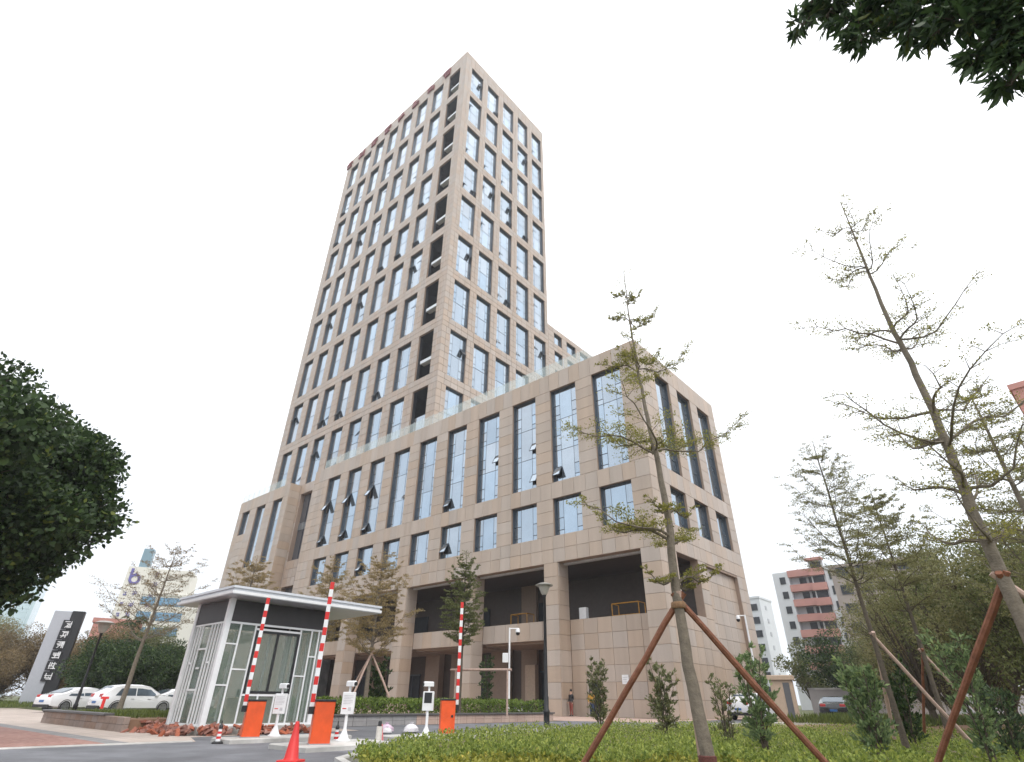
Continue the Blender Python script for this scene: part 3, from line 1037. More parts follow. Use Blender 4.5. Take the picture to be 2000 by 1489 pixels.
rf.box((RX0 - .01, RY0 - .01, 3.93), (RX1 + .01, RY1 + .01, 4.0))
roof_b = rf.build("roof", mat("roof_pale_aluminium", (0.60, 0.62, 0.66), 0.35, 0.35, var=0.05), booth)
ef = MB()
ef.box((RX0 - .03, RY0 - .03, 3.765), (RX1 + .03, RY0, 3.85))
ef.box((RX1, RY0, 3.765), (RX1 + .03, RY1, 3.85))
ef.build("edge_trim", WHITE, roof_b)
# desk, chair and a hanging red flag inside
d = MB()
d.box((-0.95, -29.2, 0.93), (-0.4, -27.3, 0.97))
d.box((-0.93, -29.15, BF), (-0.89, -27.35, 0.93))
tag(d.build("desk", mat("desk_beige", (0.45, 0.38, 0.28), 0.5)), "beige desk inside the guard booth behind the sliding window", "desk")
d = MB()
d.box((-2.0, -28.4, 0.21), (-1.55, -27.95, 0.26))
for a, c in ((-1.98, -28.38), (-1.6, -28.38), (-1.98, -28.0), (-1.6, -28.0)):
    d.box((a, c, .26), (a + .04, c + .04, .62))
d.box((-2.0, -28.4, .62), (-1.55, -27.95, .68))
d.box((-2.0, -28.4, .68), (-1.95, -27.95, 1.2))
tag(d.build("chair", BLACK), "dark chair standing inside the glass guard booth", "chair")

# loose bricks heaped round the booth's foot
def rubble(name, label, spots, sz=(0.24, 0.115, 0.055)):
    t = thing(name, label, "brick heap")
    me = MB()
    me.bbox((-sz[0] / 2, -sz[1] / 2, -sz[2] / 2), (sz[0] / 2, sz[1] / 2, sz[2] / 2), 0.006)
    me = me.mesh("brick", BRICK)
    for (x, y, z, flat) in spots:
        o = link("brick", me, t, (x, y, z))
        k = 0.15 if flat else 0.9
        o.rotation_euler = (rnd.uniform(-k, k), rnd.uniform(-k, k), rnd.uniform(0, 6.3))
    return t
sp = []
for _ in range(185):
    s = rnd.random() * 6.4
    off = abs(rnd.gauss(0, 0.26))
    z = max(0.03, 0.24 - off * 0.5) * rnd.uniform(0.2, 1)
    if s < 2.9:
        sp.append((BX0 - .2 + s, BY0 - .2 - off, z + .02, False))
    else:
        sp.append((BX1 + .2 + off, BY0 - .1 + (s - 2.9), z + .02, False))
for _ in range(60):
    sp.append((BX0 - .3 - abs(rnd.gauss(0, .5)), BY0 + rnd.uniform(-.5, .6), rnd.uniform(.03, .28), False))
rubble("brick_heap", "heap of loose broken red bricks round the foot of the guard booth", sp)

# ------------------------------------------------------------------ barriers, camera posts, bollards, cones
def face_cam(x, y, off=0.0):
    d = Vector((x - CAMP.x, y - CAMP.y))
    return math.atan2(d.y, d.x) - math.pi / 2 + off
def barrier(x, y, hc, top, label, arm_side=-1, lock=False):
    rz = face_cam(x, y, R(8))
    t = thing("barrier_gate", label, "barrier gate", (x, y, 0.10), rz, "red and white boom barriers of the entrance")
    w, dp = 0.42, 0.34
    c = MB()
    c.bbox((-w / 2, -dp / 2, 0), (w / 2, dp / 2, hc - .1), 0.015)
    cab = c.build("cabinet", ORANGE, t)
    c = MB()
    c.bbox((-w / 2 - .01, -dp / 2 - .01, hc - .1), (w / 2 + .01, dp / 2 + .01, hc - .06), 0.008)
    c.build("lid", BLACK, t)
    c = MB()
    c.box((-w / 2 - .015, -dp / 2 - .015, -0.02), (w / 2 + .015, dp / 2 + .015, 0.02))
    c.build("base_plate", METAL, t)
    if lock:
        c = MB()
        c.cyl(0, 0, 0, 0.02, 0.035, n=12)
        o = c.build("lock", BLACK, cab)
        o.location = (w / 2 - .09, -dp / 2, hc * .47)
        o.rotation_euler = (R(90), 0, 0)
    ax = arm_side * (w / 2 + .06)
    c = MB()
    c.bbox((ax - .06, -.06, hc * .62), (ax + .06, .06, hc * .78), .01)
    c.build("clamp", BLACK, t)
    n, z0, z1 = 16, hc * .68 if arm_side < 0 else hc * .72, top
    for i in range(n):
        s = MB()
        s.box((ax - .045, -.022, z0 + (z1 - z0) * i / n), (ax + .045, .022, z0 + (z1 - z0) * (i + 1) / n))
        if i % 2 or i == 0:
            s.build("stripe", RED if i else WHITE, t)
        else:
            s.build("stripe", WHITE, t)
    return t
barrier(3.28, -30.3, .88, 3.25, "orange barrier cabinet with raised striped boom nearest the booth's corner post")
barrier(6.44, -30.32, .90, 3.32, "orange barrier cabinet with raised striped boom beside the red cone, closest to the lawn")
barrier(4.98, -25.2, .95, 3.62, "orange barrier cabinet with black lock and raised boom behind the black screen post", 1, True)
def island(name, pts, h=0.10):
    mb = MB()
    cx = sum(p[0] for p in pts) / len(pts)
    cy = sum(p[1] for p in pts) / len(pts)
    mb.loft([[(x, y, -.03) for x, y in pts], [(x, y, h - .02) for x, y in pts], [(x + (cx - x) * .03, y + (cy - y) * .03, h) for x, y in pts]])
    return struct(mb.build(name, CONC))
island("traffic_island", [(2.75, -31.0), (3.75, -31.0), (3.75, -27.6), (2.75, -27.6)])
island("traffic_island", [(5.5, -30.95), (7.0, -30.95), (6.9, -28.4), (5.3, -28.4)])
island("traffic_island", [(4.3, -27.2), (6.1, -27.2), (5.6, -24.3), (4.3, -24.3)])

def cam_post(x, y, top, label, screen):
    rz = face_cam(x, y, R(-10))
    t = thing("plate_reader_post", label, "camera post", (x, y, 0.10), rz, "white plate reader posts at the barriers")
    p = MB()
    p.lathe([(0.17, 0), (0.17, .02), (0.12, .05), (0.045, .22), (0.038, .26), (0.038, top - .55)], 14)
    p.build("pole", WHITE, t, True)
    b = MB()
    b.bbox((-.15, -.06, top - .68), (.15, .06, top - .22), .012)
    box = b.build("box", WHITE, t)
    if screen:
        s = MB()
        s.box((-.105, -.066, top - .50), (.105, -.0605, top - .25))
        s.build("screen", BLACK, box)
    else:
        s = MB()
        for i in range(6):
            s.box((-.11, -.064, top - .30 - i * .034), (.11 - .05 * (i % 3 == 2), -.0605, top - .288 - i * .034), 0)
        s.box((-.11, -.0645, top - .575), (-.02, -.0605, top - .555), 1)
        s.box((.02, -.0645, top - .61), (.09, -.0605, top - .54), 0)
        s.build("lettering", [mat("print_grey", (0.5, 0.5, 0.52), 0.6) if "print_grey" not in bpy.data.materials else bpy.data.materials["print_grey"], RED], box)
    n = MB()
    n.cyl(0, 0, top - .22, top - .1, .03, n=10)
    n.build("neck", WHITE, t)
    h = MB()
    h.bbox((-.06, -.17, top - .1), (.06, .12, top + .02), .02)
    hd = h.build("camera_head", WHITE, t)
    h = MB()
    h.cyl(0, 0, 0, .03, .045, n=12)
    o = h.build("lens", BLACK, hd)
    o.location = (0, -.165, top - .045)
    o.rotation_euler = (R(90), 0, 0)
    hd.rotation_euler = (0, 0, R(50 if not screen else -60))
    return t
cam_post(3.2, -29.6, 1.18, "white plate reader post with printed panel in front of the booth window", False)
cam_post(5.85, -29.3, 1.22, "white plate reader post with printed panel right of the middle barrier", False)
cam_post(5.62, -26.55, 1.28, "white plate reader post with a black screen", True)

def bollard(x, y, label, h=.34):
    t = thing("striped_bollard", label, "bollard", (x, y, 0), 0, "red and white striped bollards")
    b = MB()
    b.lathe([(0.13, 0), (0.13, .025), (0.09, .05)], 14)
    b.build("base", RUBBER, t)
    for i in range(5):
        s = MB()
        z0 = .05 + i * (h - .09) / 5
        s.cyl(0, 0, z0, z0 + (h - .09) / 5, .058 - i * .004, .054 - i * .004, 14)
        s.build("stripe", RED if i % 2 else WHITE, t, True)
    c = MB()
    c.lathe([(.045, h - .04), (.05, h), (.03, h + .05), (.014, h + .06), (.014, h + .13), (0, h + .135)], 12)
    c.build("cap", BLACK, t, True)
    return t
bollard(3.35, -31.1, "short striped bollard with black cap at the road edge left of the left barrier")
bollard(5.1, -29.0, "short striped bollard half hidden behind the middle orange barrier cabinet")

def cone(x, y, h, label, m):
    t = thing("traffic_cone", label, "traffic cone", (x, y, 0), rnd.random())
    b = MB()
    s = h * .30
    b.bbox((-s, -s, 0), (s, s, .035), .01)
    b.build("base", m, t)
    b = MB()
    b.lathe([(h * .23, .035), (h * .2, .06), (h * .055, h * .97), (h * .045, h), (0, h)], 18)
    b.build("body", m, t, True)
    return t
cone(8.46, -32.1, .60, "bright red plastic traffic cone standing on the asphalt at the lawn's tip", RED)
cone(5.75, -28.15, .42, "faded pink traffic cone behind the white post in the lane", mat("faded_red", (0.55, 0.16, 0.17), 0.6, var=0.2))
t = thing("white_post", "short pale post with dark cap standing beside the faded pink cone", "post", (6.0, -28.4, 0))
b = MB()
b.lathe([(.1, 0), (.1, .02), (.075, .03), (.072, .38), (0, .385)], 14)
b.build("sleeve", mat("pale_plastic", (0.58, 0.56, 0.52), 0.6, var=0.1), t, True)
b = MB()
b.lathe([(.045, .385), (.045, .47), (.03, .5), (0, .5)], 12)
b.build("cap", BLACK, t, True)

def bag(x, y, s, label, m):
    mb = MB()
    n = 12
    r = random.Random(int(x * 100))
    prof = [(.6, 0), (1, .15), (.95, .5), (.55, .8), (.16, .92), (.3, 1.08), (0, 1.06)]
    mb.loft([[(x + s * a * (1 + r.uniform(-.16, .16)) * math.cos(2 * math.pi * j / n), y + s * a * (1 + r.uniform(-.16, .16)) * math.sin(2 * math.pi * j / n), z * s * 1.1) for j in range(n)] for a, z in prof])
    tag(mb.build("rubbish_bag", m, None, True), label, "rubbish bag")
BAGM = mat("bag_white", (0.66, 0.64, 0.66), 0.35, var=0.15, scale=8)
BAGP = mat("bag_lilac", (0.55, 0.42, 0.52), 0.35, var=0.25, scale=7)
bag(1.4, -24.6, .24, "lilac rubbish bag leaning on the planter wall", BAGP)
bag(2.2, -24.2, .26, "white rubbish bag right of the lilac one by the planter", BAGM)
bag(1.9, -24.95, .16, "small white rubbish bag in front of two bigger bags", BAGM)

# ------------------------------------------------------------------ lamps and camera poles
def street_lamp(x, y, h, label, r=0.06):
    t = thing("street_lamp", label, "street lamp", (x, y, 0))
    p = MB()
    p.lathe([(r * 2.0, 0), (r * 2.0, .06), (r * 1.55, .1), (r * 1.5, .55), (r * 1.7, .58), (r * 1.7, .64), (r * 1.2, .7), (r * 1.25, 1.1), (r, 1.15), (r * .8, h - .55), (r * 1.1, h - .52), (r * 1.1, h - .47)], 14)
    p.build("pole", BLACK, t, True)
    g = MB()
    g.lathe([(.09, h - .47), (.13, h - .42), (.25, h - .12), (.25, h - .11), (0.08, h - .1)], 20)
    g.build("lamp_shade", mat("lamp_frosted", (0.40, 0.38, 0.34), 0.4) if "lamp_frosted" not in bpy.data.materials else bpy.data.materials["lamp_frosted"], t, True)
    c = MB()
    c.lathe([(.36, h - .11), (.38, h - .07), (.2, h), (0, h + .01)], 20)
    c.build("lamp_cap", mat("lamp_cap_grey", (0.33, 0.32, 0.29), 0.45, 0.3) if "lamp_cap_grey" not in bpy.data.materials else bpy.data.materials["lamp_cap_grey"], t, True)
    return t
street_lamp(3.72, -18.8, 5.33, "black street lamp with grey bowl head in front of the main stone pillar", .075)
street_lamp(-11.2, -30.5, 3.75, "slim black street lamp standing in the low brick planter by the white cars", .05)

def cctv(x, y, h, label, arm=0.45, r=0.07, extra=True):
    t = thing("camera_pole", label, "camera pole", (x, y, 0), face_cam(x, y))
    p = MB()
    p.lathe([(r * 2, 0), (r * 2, .03), (r, .05), (r * .75, h), (0, h + .01)], 12)
    p.build("pole", WHITE, t, True)
    a = MB()
    a.tube([(0, 0, h - .05), (arm, 0, h - .05)], r * .5, 8)
    a.build("arm", WHITE, t)
    d = MB()
    d.lathe([(0, h + .0), (.1, h - .03), (.15, h - .16), (.15, h - .28)], 16, 0, (arm, 0, 0))
    hd = d.build("camera_housing", WHITE, t, True)
    d = MB()
    d.lathe([(.14, h - .281), (.12, h - .4), (.06, h - .46), (0, h - .47)], 16, 0, (arm, 0, 0))
    d.build("dome", BLACK, hd, True)
    if extra:
        b = MB()
        b.bbox((-.45, -.12, h * .6), (-.07, .12, h * .6 + .55), .02)
        b.build("box", WHITE, t)
    return t
cctv(-7.55, -8.2, 5.2, "tall white camera pole with side box standing at the hedge end", .55)
cctv(3.3, 5.6, 6.6, "white camera pole at the rear corner of the podium's right wall", -.5, .08, False)

# ------------------------------------------------------------------ entrance pylon
py_ = thing("sign_pylon", "tall grey and black sign pylon with six white characters", "sign pylon", (-50.0, -23.4, 0.0), R(68))
b = MB()
b.bbox((-1.4, -.35, 0), (-.02, .3, 7.9), .02)
b.build("grey_slab", mat("pylon_grey", (0.40, 0.42, 0.46), 0.4, 0.2, var=0.04), py_)
b = MB()
b.bbox((0, -.42, 0), (1.0, .3, 7.95), .02)
b.build("black_slab", BLACK, py_)
for i in range(6):
    b = MB()
    z = 6.35 - i * .86
    b.box((-.42, -.50, z), (.42, -.43, z + .78), 0)
    pl_ = b.build("character_plate", BLACK, py_)
    g = MB()
    glyph(g, .56, .56, .05, 90 + i, 0, Matrix.Translation((-.24, -.505, z + .12)))
    g.build("character", WHITE, pl_)

# ------------------------------------------------------------------ planters
def planter(name, label, x0, x1, y0, y1, h, segs, caps, soil_z):
    t = thing(name, label, "planter")
    n = MB()
    n.box((x0 + .12, y0 + .12, 0), (x1 - .12, y1 - .12, soil_z))
    n.build("soil", SOIL, t)
    for (a, bb, c, d, k) in segs:
        N = max(1, int(max(c - a, d - bb) / 0.6))
        L = (c - a, d - bb)
        for i in range(N):
            for j in range(2):
                q = MB()
                if L[0] > L[1]:
                    q.bbox((a + L[0] * i / N + .006, bb, h * j / 2 + .004), (a + L[0] * (i + 1) / N - .006, d, h * (j + 1) / 2 - .004), .012)
                else:
                    q.bbox((a, bb + L[1] * i / N + .006, h * j / 2 + .004), (c, bb + L[1] * (i + 1) / N - .006, h * (j + 1) / 2 - .004), .012)
                q.build("stone", k, t)
    for (a, bb, c, d) in caps:
        q = MB()
        q.bbox((a, bb, h + .002), (c, d, h + .07), .012)
        q.build("coping", mat("coping_dark", (0.09, 0.085, 0.085), 0.55) if "coping_dark" not in bpy.data.materials else bpy.data.materials["coping_dark"], t)
    return t
PWALL = mat("planter_stone_brown", (0.27, 0.19, 0.15), 0.8, var=0.15, scale=5, bump=0.3, objvar=0.12)
PGREY = mat("planter_stone_grey", (0.30, 0.29, 0.29), 0.8, var=0.12, scale=5, bump=0.3, objvar=0.1)
planter("low_planter", "low brown stone planter with dark coping left of the guard booth", -12.6, -3.2, -31.15, -27.6, .40,
        [(-12.6, -31.15, -3.2, -30.97, PWALL), (-12.6, -30.9, -12.42, -27.6, PWALL)],
        [(-12.68, -31.22, -5.0, -30.9), (-12.68, -30.9, -12.35, -27.6)], .33)
planter("hedge_planter", "low stone planter carrying the clipped hedge in front of the building", -8.0, -3.05, -24.2, -9.5, .36,
        [(-3.23, -24.2, -3.05, -19.5, PGREY), (-3.23, -19.5, -3.05, -9.5, PLAZA), (-8.0, -24.2, -3.25, -24.02, PWALL), (-7.9, -9.68, -3.25, -9.5, PWALL)],
        [(-3.3, -24.28, -2.98, -9.42), (-8.0, -24.28, -3.3, -23.95), (-8.0, -9.75, -3.3, -9.42)], .3)

# ------------------------------------------------------------------ cars
def car(kind, label, loc, rz, paint, group=None):
    suv = kind == 'suv'
    t = thing("parked_car", label, "car", loc, rz, group)
    L, hw = (4.6, .92) if suv else (4.75, .9)
    if suv:
        st = [(-2.3, .55, .80, .80, .80), (-2.26, .34, .95, 1.02, .88), (-2.12, .30, .98, 1.2, .9), (-1.6, .27, 1.0, 1.53, .92), (-.9, .25, 1.0, 1.61, .92), (-.1, .25, 1.0, 1.60, .92), (.45, .25, .99, 1.51, .92), (1.25, .25, .97, 1.06, .92), (1.9, .27, .93, .96, .9), (2.2, .32, .84, .86, .84), (2.3, .45, .70, .72, .74)]
    else:
        st = [(-2.38, .5, .78, .80, .76), (-2.32, .33, .92, .98, .85), (-2.0, .28, .95, 1.03, .89), (-1.55, .25, .95, 1.14, .9), (-.8, .23, .95, 1.42, .9), (0, .23, .94, 1.47, .9), (.55, .23, .93, 1.40, .9), (1.3, .23, .90, 1.0, .9), (1.85, .26, .84, .90, .88), (2.25, .32, .74, .78, .82), (2.37, .45, .62, .64, .7)]
    rings = []
    for x, zb, zs, zr, w in st:
        g = max(0, zr - zs)
        wr = w * (1 - .28 * min(1, g / .7)) if g > .12 else w * .93
        half = [(w * .80, zb), (w * .97, zb + .08), (w, (zb + zs) / 2), (w * .98, zs - .04), (w * .95, zs), (wr + .02, zr - min(.07, g * .4)), (wr * .85, zr), (0, zr + .012)]
        rings.append([(x, -y, z) for y, z in half] + [(x, y, z) for y, z in half[-2::-1]])
    b = MB()
    b.loft(rings)
    b.build("body", paint, t, True)
    def side_window(x0, x1, x2, x3, zt, wb, wt):
        for s in (-1, 1):
            q = MB()
            zb = .99 if suv else .95
            q.face([(x0, s * (wb + .012), zb), (x1, s * (wb + .012), zb), (x2, s * (wt + .02), zt), (x3, s * (wt + .02), zt)][::s])
            q.build("side_window", CARGLASS, t)
    if suv:
        side_window(-1.6, -.42, -.42, -1.25, 1.42, .885, .73)
        side_window(-.36, .95, .35, -.36, 1.42, .885, .73)
        rw = [(-2.17, 1.08), (-1.68, 1.48)]
        fwn = [(1.2, 1.08), (.52, 1.47)]
    else:
        side_window(-1.35, -.38, -.38, -.92, 1.32, .87, .69)
        side_window(-.32, .98, .42, -.32, 1.34, .87, .69)
        rw = [(-1.68, 1.115), (-.98, 1.385)]
        fwn = [(1.22, 1.03), (.66, 1.38)]
    for nm, q, s in (("rear_window", rw, -1), ("windscreen", fwn, 1)):
        g = MB()
        (xa, za), (xb, zb) = q
        o = .02
        g.face([(xa + s * o, -.66, za + o), (xa + s * o, .66, za + o), (xb + s * o, .58, zb + o), (xb + s * o, -.58, zb + o)][::s])
        g.build(nm, CARGLASS, t)
    for s in (-1, 1):
        for x in (-1.38, 1.42):
            w = MB()
            R_ = .335
            w.loft([[(r * math.cos(2 * math.pi * j / 20), yy, r * math.sin(2 * math.pi * j / 20)) for j in range(20)] for r, yy in ((R_ - .03, -.1), (R_, -.07), (R_, .07), (R_ - .03, .1))])
            wl = w.build("wheel", RUBBER, t, True)
            wl.location = (x, s * (hw - .08), R_)
            r_ = MB()
            for k in range(5):
                M = Matrix.Rotation(2 * math.pi * k / 5, 4, 'Y')
                r_.box((-.035, s * .101 - .006, 0), (.035, s * .101 + .006, .21), 0, M)
            r_.loft([[(r * math.cos(2 * math.pi * j / 20), s * yy, r * math.sin(2 * math.pi * j / 20)) for j in range(20)] for r, yy in ((.24, .1), (.24, .112), (.2, .112), (.2, .1))])
            r_.build("rim", CHROME, wl)
            a = MB()
            a.loft([[(x + r * math.cos(math.pi * j / 12), s * yy, .335 + r * math.sin(math.pi * j / 12)) for j in range(13)] for r, yy in ((.34, hw * .94), (.41, hw * .94), (.41, hw + .012), (.375, hw + .015))], 0, False, None, False)
            a.build("wheel_arch", RUBBER, t)
        l = MB()
        zz = .92 if suv else .84
        l.bbox((-2.30 if suv else -2.36, s * .58 - .17, zz), (-2.14 if suv else -2.2, s * .58 + .17 + .0, zz + .17), .02)
        l.build("tail_lamp", TAIL, t)
        l = MB()
        l.bbox((2.02, s * .6 - .18, .70 if not suv else .76), (2.24, s * .6 + .16, .82 if not suv else .9), .03)
        l.build("headlight", CHROME, t)
        m_ = MB()
        m_.bbox((.78, s * (hw + .02) - .09, .98), (.95, s * (hw + .02) + .09, 1.1), .03)
        m_.build("mirror", paint, t)
        h = MB()
        for x in (-.55, .45):
            h.box((x - .09, s * (hw + .0) - .012, .80), (x + .09, s * (hw + .0) + .016, .83))
        h.build("door_handle", CHROME, t)
    p = MB()
    p.box((-2.335 if suv else -2.41, -.22, .58), (-2.3 if suv else -2.37, .22, .70))
    p.build("number_plate", PLATE, t)
    p = MB()
    p.bbox((-2.33 if suv else -2.4, -.8, .3), (-2.0, .8, .46), .03)
    p.bbox((2.0, -.75, .25), (2.33, .75, .4), .03)
    p.build("bumper", RUBBER, t)
    return t
def cpos(px_dir, dist):
    return (CAMP.x + px_dir[0] * dist, CAMP.y + px_dir[1] * dist, 0)
car('sedan', "white saloon car parked with its tail towards the sign pylon", (-31.3, -25.2, 0), R(108), CARW)
car('suv', "white estate-like SUV with dark wheel arches parked nose to the booth", (-25.8, -23.65, 0), R(97), CARW)
car('sedan', "white car mostly hidden between the SUV and the guard booth", (-28.6, -19.9, 0), R(97), CARW)
car('suv', "white SUV seen from behind beside the podium's right wall, blue plate", (2.65, 5.9, 0), R(84), CARW)
car('sedan', "dark grey car parked by the grey wall beyond the tan gate pillar", (6.9, 9.6, 0.0), R(100), mat("car_dark_grey", (0.02, 0.021, 0.023), 0.25, coat=0.7))
rb = MB()
rb.bbox((-.26, -.02, 0), (.26, .02, .14), .01)
rb.box((-.09, -.03, -.68), (.09, .03, 0))
rb.box((-.14, -.12, -1.02), (.14, .12, -.68))
o = tag(rb.build("red_banner", RED), "small red T shaped banner stand between the two white cars", "banner")
o.scale = (.8, .8, .8)
o.location = (-19.7, -27.1, .82)
o.rotation_euler = (0, 0, R(45))

# ------------------------------------------------------------------ people by the side door, scooter
SKIN = mat("skin", (0.42, 0.26, 0.19), 0.6)
HAIR = mat("hair_black", (0.015, 0.013, 0.012), 0.6)
def person(label, loc, rz, top_m, leg_m, lean=0.0):
    t = thing("person", label, "person", loc, rz)
    J = [((0, 0, .93), .15), ((0, -.01, 1.12), .145), ((0, 0, 1.34), .165), ((0, 0, 1.46), .07), ((0, -.01, 1.56), .085), ((0, -.015, 1.66), .09),
         ((-.09, 0, .86), .1), ((-.1, -.02, .48), .065), ((-.1, .02, .09), .045), ((-.1, -.12, .04), .04),
         ((.09, 0, .86), .1), ((.11, -.06, .48), .065), ((.12, 0, .09), .045), ((.12, -.14, .04), .04),
         ((-.19, 0, 1.40), .062), ((-.25, .03, 1.14), .045), ((-.22, -.12, .93), .034), ((-.21, -.16, .84), .04),
         ((.19, 0, 1.40), .062), ((.25, .03, 1.14), .045), ((.2, -.16, .98), .034), ((.18, -.22, .92), .04)]
    E = [(0, 1), (1, 2), (2, 3), (3, 4), (4, 5), (0, 6), (6, 7), (7, 8), (8, 9), (0, 10), (10, 11), (11, 12), (12, 13), (2, 14), (14, 15), (15, 16), (16, 17), (2, 18), (18, 19), (19, 20), (20, 21)]
    me = bpy.data.meshes.new("body")
    P_ = []
    for (x, y, z), r in J:
        if z > .9:
            y -= (z - .9) * lean
        P_.append((x, y, z))
    me.from_pydata(P_, E, [])
    o = bpy.data.objects.new("body", me)
    COL.objects.link(o)
    m = o.modifiers.new("skin", 'SKIN')
    for i, sv in enumerate(me.skin_vertices[0].data):
        sv.radius = (J[i][1], J[i][1] * (.75 if i < 3 else 1))
        sv.use_root = i == 0
    s = o.modifiers.new("sub", 'SUBSURF')
    s.levels = 1
    s.render_levels = 1
    dg = bpy.context.evaluated_depsgraph_get()
    fin = bpy.data.meshes.new_from_object(o.evaluated_get(dg))
    bpy.data.objects.remove(o)
    fin.name = "body"
    for q in (top_m, leg_m, SKIN, RUBBER):
        fin.materials.append(q)
    for f in fin.polygons:
        z = f.center.z
        f.material_index = 2 if z > 1.46 or (abs(f.center.x) > .15 and .8 < z < .95) else (0 if z > .92 else (1 if z > .1 else 3))
        f.use_smooth = True
    link("body", fin, t)
    h = MB()
    yy = -(1.66 - .9) * lean
    h.lathe([(.088, 1.63), (.102, 1.69), (.085, 1.755), (.04, 1.785), (0, 1.79)], 12, 0, (0, yy + .012, 0))
    h.build("hair", HAIR, t, True)
    return t
person("person in a dark jacket and reddish trousers standing by the pillar's foot", (-9.0, 0.55, 0.0), R(-10), BLACK, mat("cloth_rust", (0.22, 0.05, 0.035), 0.85))
person("person in a mustard top and blue trousers standing at the side door", (-7.4, 0.9, 0.0), R(25), mat("cloth_mustard", (0.38, 0.21, 0.03), 0.85), mat("cloth_blue", (0.03, 0.05, 0.10), 0.85))
def scooter(x, y, rz):
    t = thing("motor_scooter", "dark motor scooter parked behind the foot of the black street lamp", "scooter", (x, y, 0), rz)
    b = MB()
    b.loft([[(-.75, s * .1, z) for s, z in ((-1, .45), (1, .45), (1, .62), (-1, .62))], [(-.3, s * .17, z) for s, z in ((-1, .35), (1, .35), (1, .78), (-1, .78))], [(.1, s * .16, z) for s, z in ((-1, .3), (1, .3), (1, .74), (-1, .74))], [(.18, s * .15, z) for s, z in ((-1, .28), (1, .28), (1, .36), (-1, .36))], [(.5, s * .14, z) for s, z in ((-1, .28), (1, .28), (1, .36), (-1, .36))], [(.6, s * .16, z) for s, z in ((-1, .35), (1, .35), (1, .95), (-1, .95))], [(.72, s * .1, z) for s, z in ((-1, .5), (1, .5), (1, .95), (-1, .95))]])
    b.build("body", BLACK, t, True)
    b = MB()
    b.bbox((-.72, -.14, .78), (.08, .14, .86), .03)
    b.build("seat", RUBBER, t)
    for xx in (-.55, .8):
        w = MB()
        w.loft([[(xx + r * math.cos(2 * math.pi * j / 16), yy, .23 + r * math.sin(2 * math.pi * j / 16)) for j in range(16)] for r, yy in ((.12, -.05), (.23, -.04), (.23, .04), (.12, .05))])
        w.build("wheel", RUBBER, t)
    b = MB()
    b.tube([(.8, 0, .25), (.62, 0, 1.0)], .03, 8)
    b.tube([(.6, -.32, 1.05), (.62, 0, 1.0), (.6, .32, 1.05)], .02, 8)
    b.build("handlebar", BLACK, t)
    return t
scooter(-11.6, 0.2 - 1.2, R(40))
c_ = MB()
c_.lathe([(.2, 0), (.27, .55), (.28, .58), (.25, .58), (0, .5)], 18)
tag(c_.build("white_bin", WHITE, None, True), "small white tub standing at the foot of the camera pole", "tub").location = (-6.9, -8.0, 0)

# ------------------------------------------------------------------ background buildings
def block(name, label, loc, rz, w, d, h, wall, wins, wm=FRAME, extra=None, gm=GLASS):
    """a far building: box with parapet, windows as recessed frames with panes (x, z, width, height)"""
    t = thing(name, label, "building", loc, rz)
    b = MB()
    b.box((0, 0, -3), (w, d, h))
    b.box((-.15, -.15, h), (w + .15, d + .15, h + .5))
    b.build("wall", wall, t)
    for (x, z, ww, hh) in wins:
        f = MB()
        f.box((x, -.12, z), (x + ww, .0, z + .1))
        f.box((x, -.12, z + hh - .1), (x + ww, .0, z + hh))
        f.box((x, -.12, z + .1), (x + .1, .0, z + hh - .1))
        f.box((x + ww - .1, -.12, z + .1), (x + ww, .0, z + hh - .1))
        o = f.build("window", wm, t)
        g = MB()
        g.box((x + .1, -.05, z + .1), (x + ww - .1, -.01, z + hh - .1))
        g.build("pane", gm, o)
    return t
AWHITE = mat("render_white", (0.62, 0.64, 0.67), 0.8, var=0.05, scale=0.4)
APINK = mat("render_pink", (0.50, 0.245, 0.21), 0.8, var=0.08, scale=0.4)
ACREAM = mat("render_cream", (0.74, 0.72, 0.66), 0.75, var=0.03, scale=0.2)
AGREY = mat("render_grey_brown", (0.36, 0.31, 0.28), 0.85, var=0.15, scale=0.4)
BLUEG = mat("blue_ribbon_glass", (0.17, 0.33, 0.47), 0.1, 0.6, var=0.12, scale=0.2)
TEALG = mat("pale_teal_glass", (0.50, 0.62, 0.65), 0.15, 0.5, var=0.08, scale=0.15)
# pink and white flats on the right
fl = 3.0
ap = thing("apartment_block", "white and pink apartment block with stacked balconies behind the trees", "building", (-21.2, 96.5, 0), 0)
b = MB()
b.box((0, 0, 0), (3.3, 10, 26.3), 0)
b.box((3.3, 1.6, 0), (7.8, 10, 26.6), 0)
b.box((7.8, .4, 0), (10.7, 10, 28.0), 0)
b.box((10.7, 0, 0), (14.5, 10, 26.6), 0)
b.build("wall", AWHITE, ap)
for k in range(7):
    zb = 26.5 - 1.4 - k * fl
    s = MB()
    s.bbox((3.2, -.1, zb), (7.9, .08, zb + 1.4), .02)
    s.box((3.2, .08, zb), (7.9, 1.6, zb + .15))
    s.build("balcony", APINK, ap)
    d = MB()
    d.box((5.0, 1.5, zb - 1.5), (6.4, 1.59, zb - .1), 0)
    d.box((6.9, 1.5, zb - 1.5), (7.7, 1.59, zb - .1), 0)
    d.build("window", DARKIN, ap)
    s = MB()
    s.bbox((7.75, -.55, zb - .2), (10.6, .35, zb + 1.25), .02)
    s.build("balcony", APINK, ap)
    d = MB()
    d.box((8.1, .3, zb - 1.75), (10.3, .39, zb - .25), 0)
    d.build("window", DARKIN, ap)
    d = MB()
    d.box((1.4, -.1, zb - 1.3), (2.55, -.01, zb + .15), 0)
    d.build("window", DARKIN, ap)
    d = MB()
    d.box((11.4, -.1, zb - 1.3), (13.0, -.01, zb + .4), 0)
    d.build("window", DARKIN, ap)
s = MB()
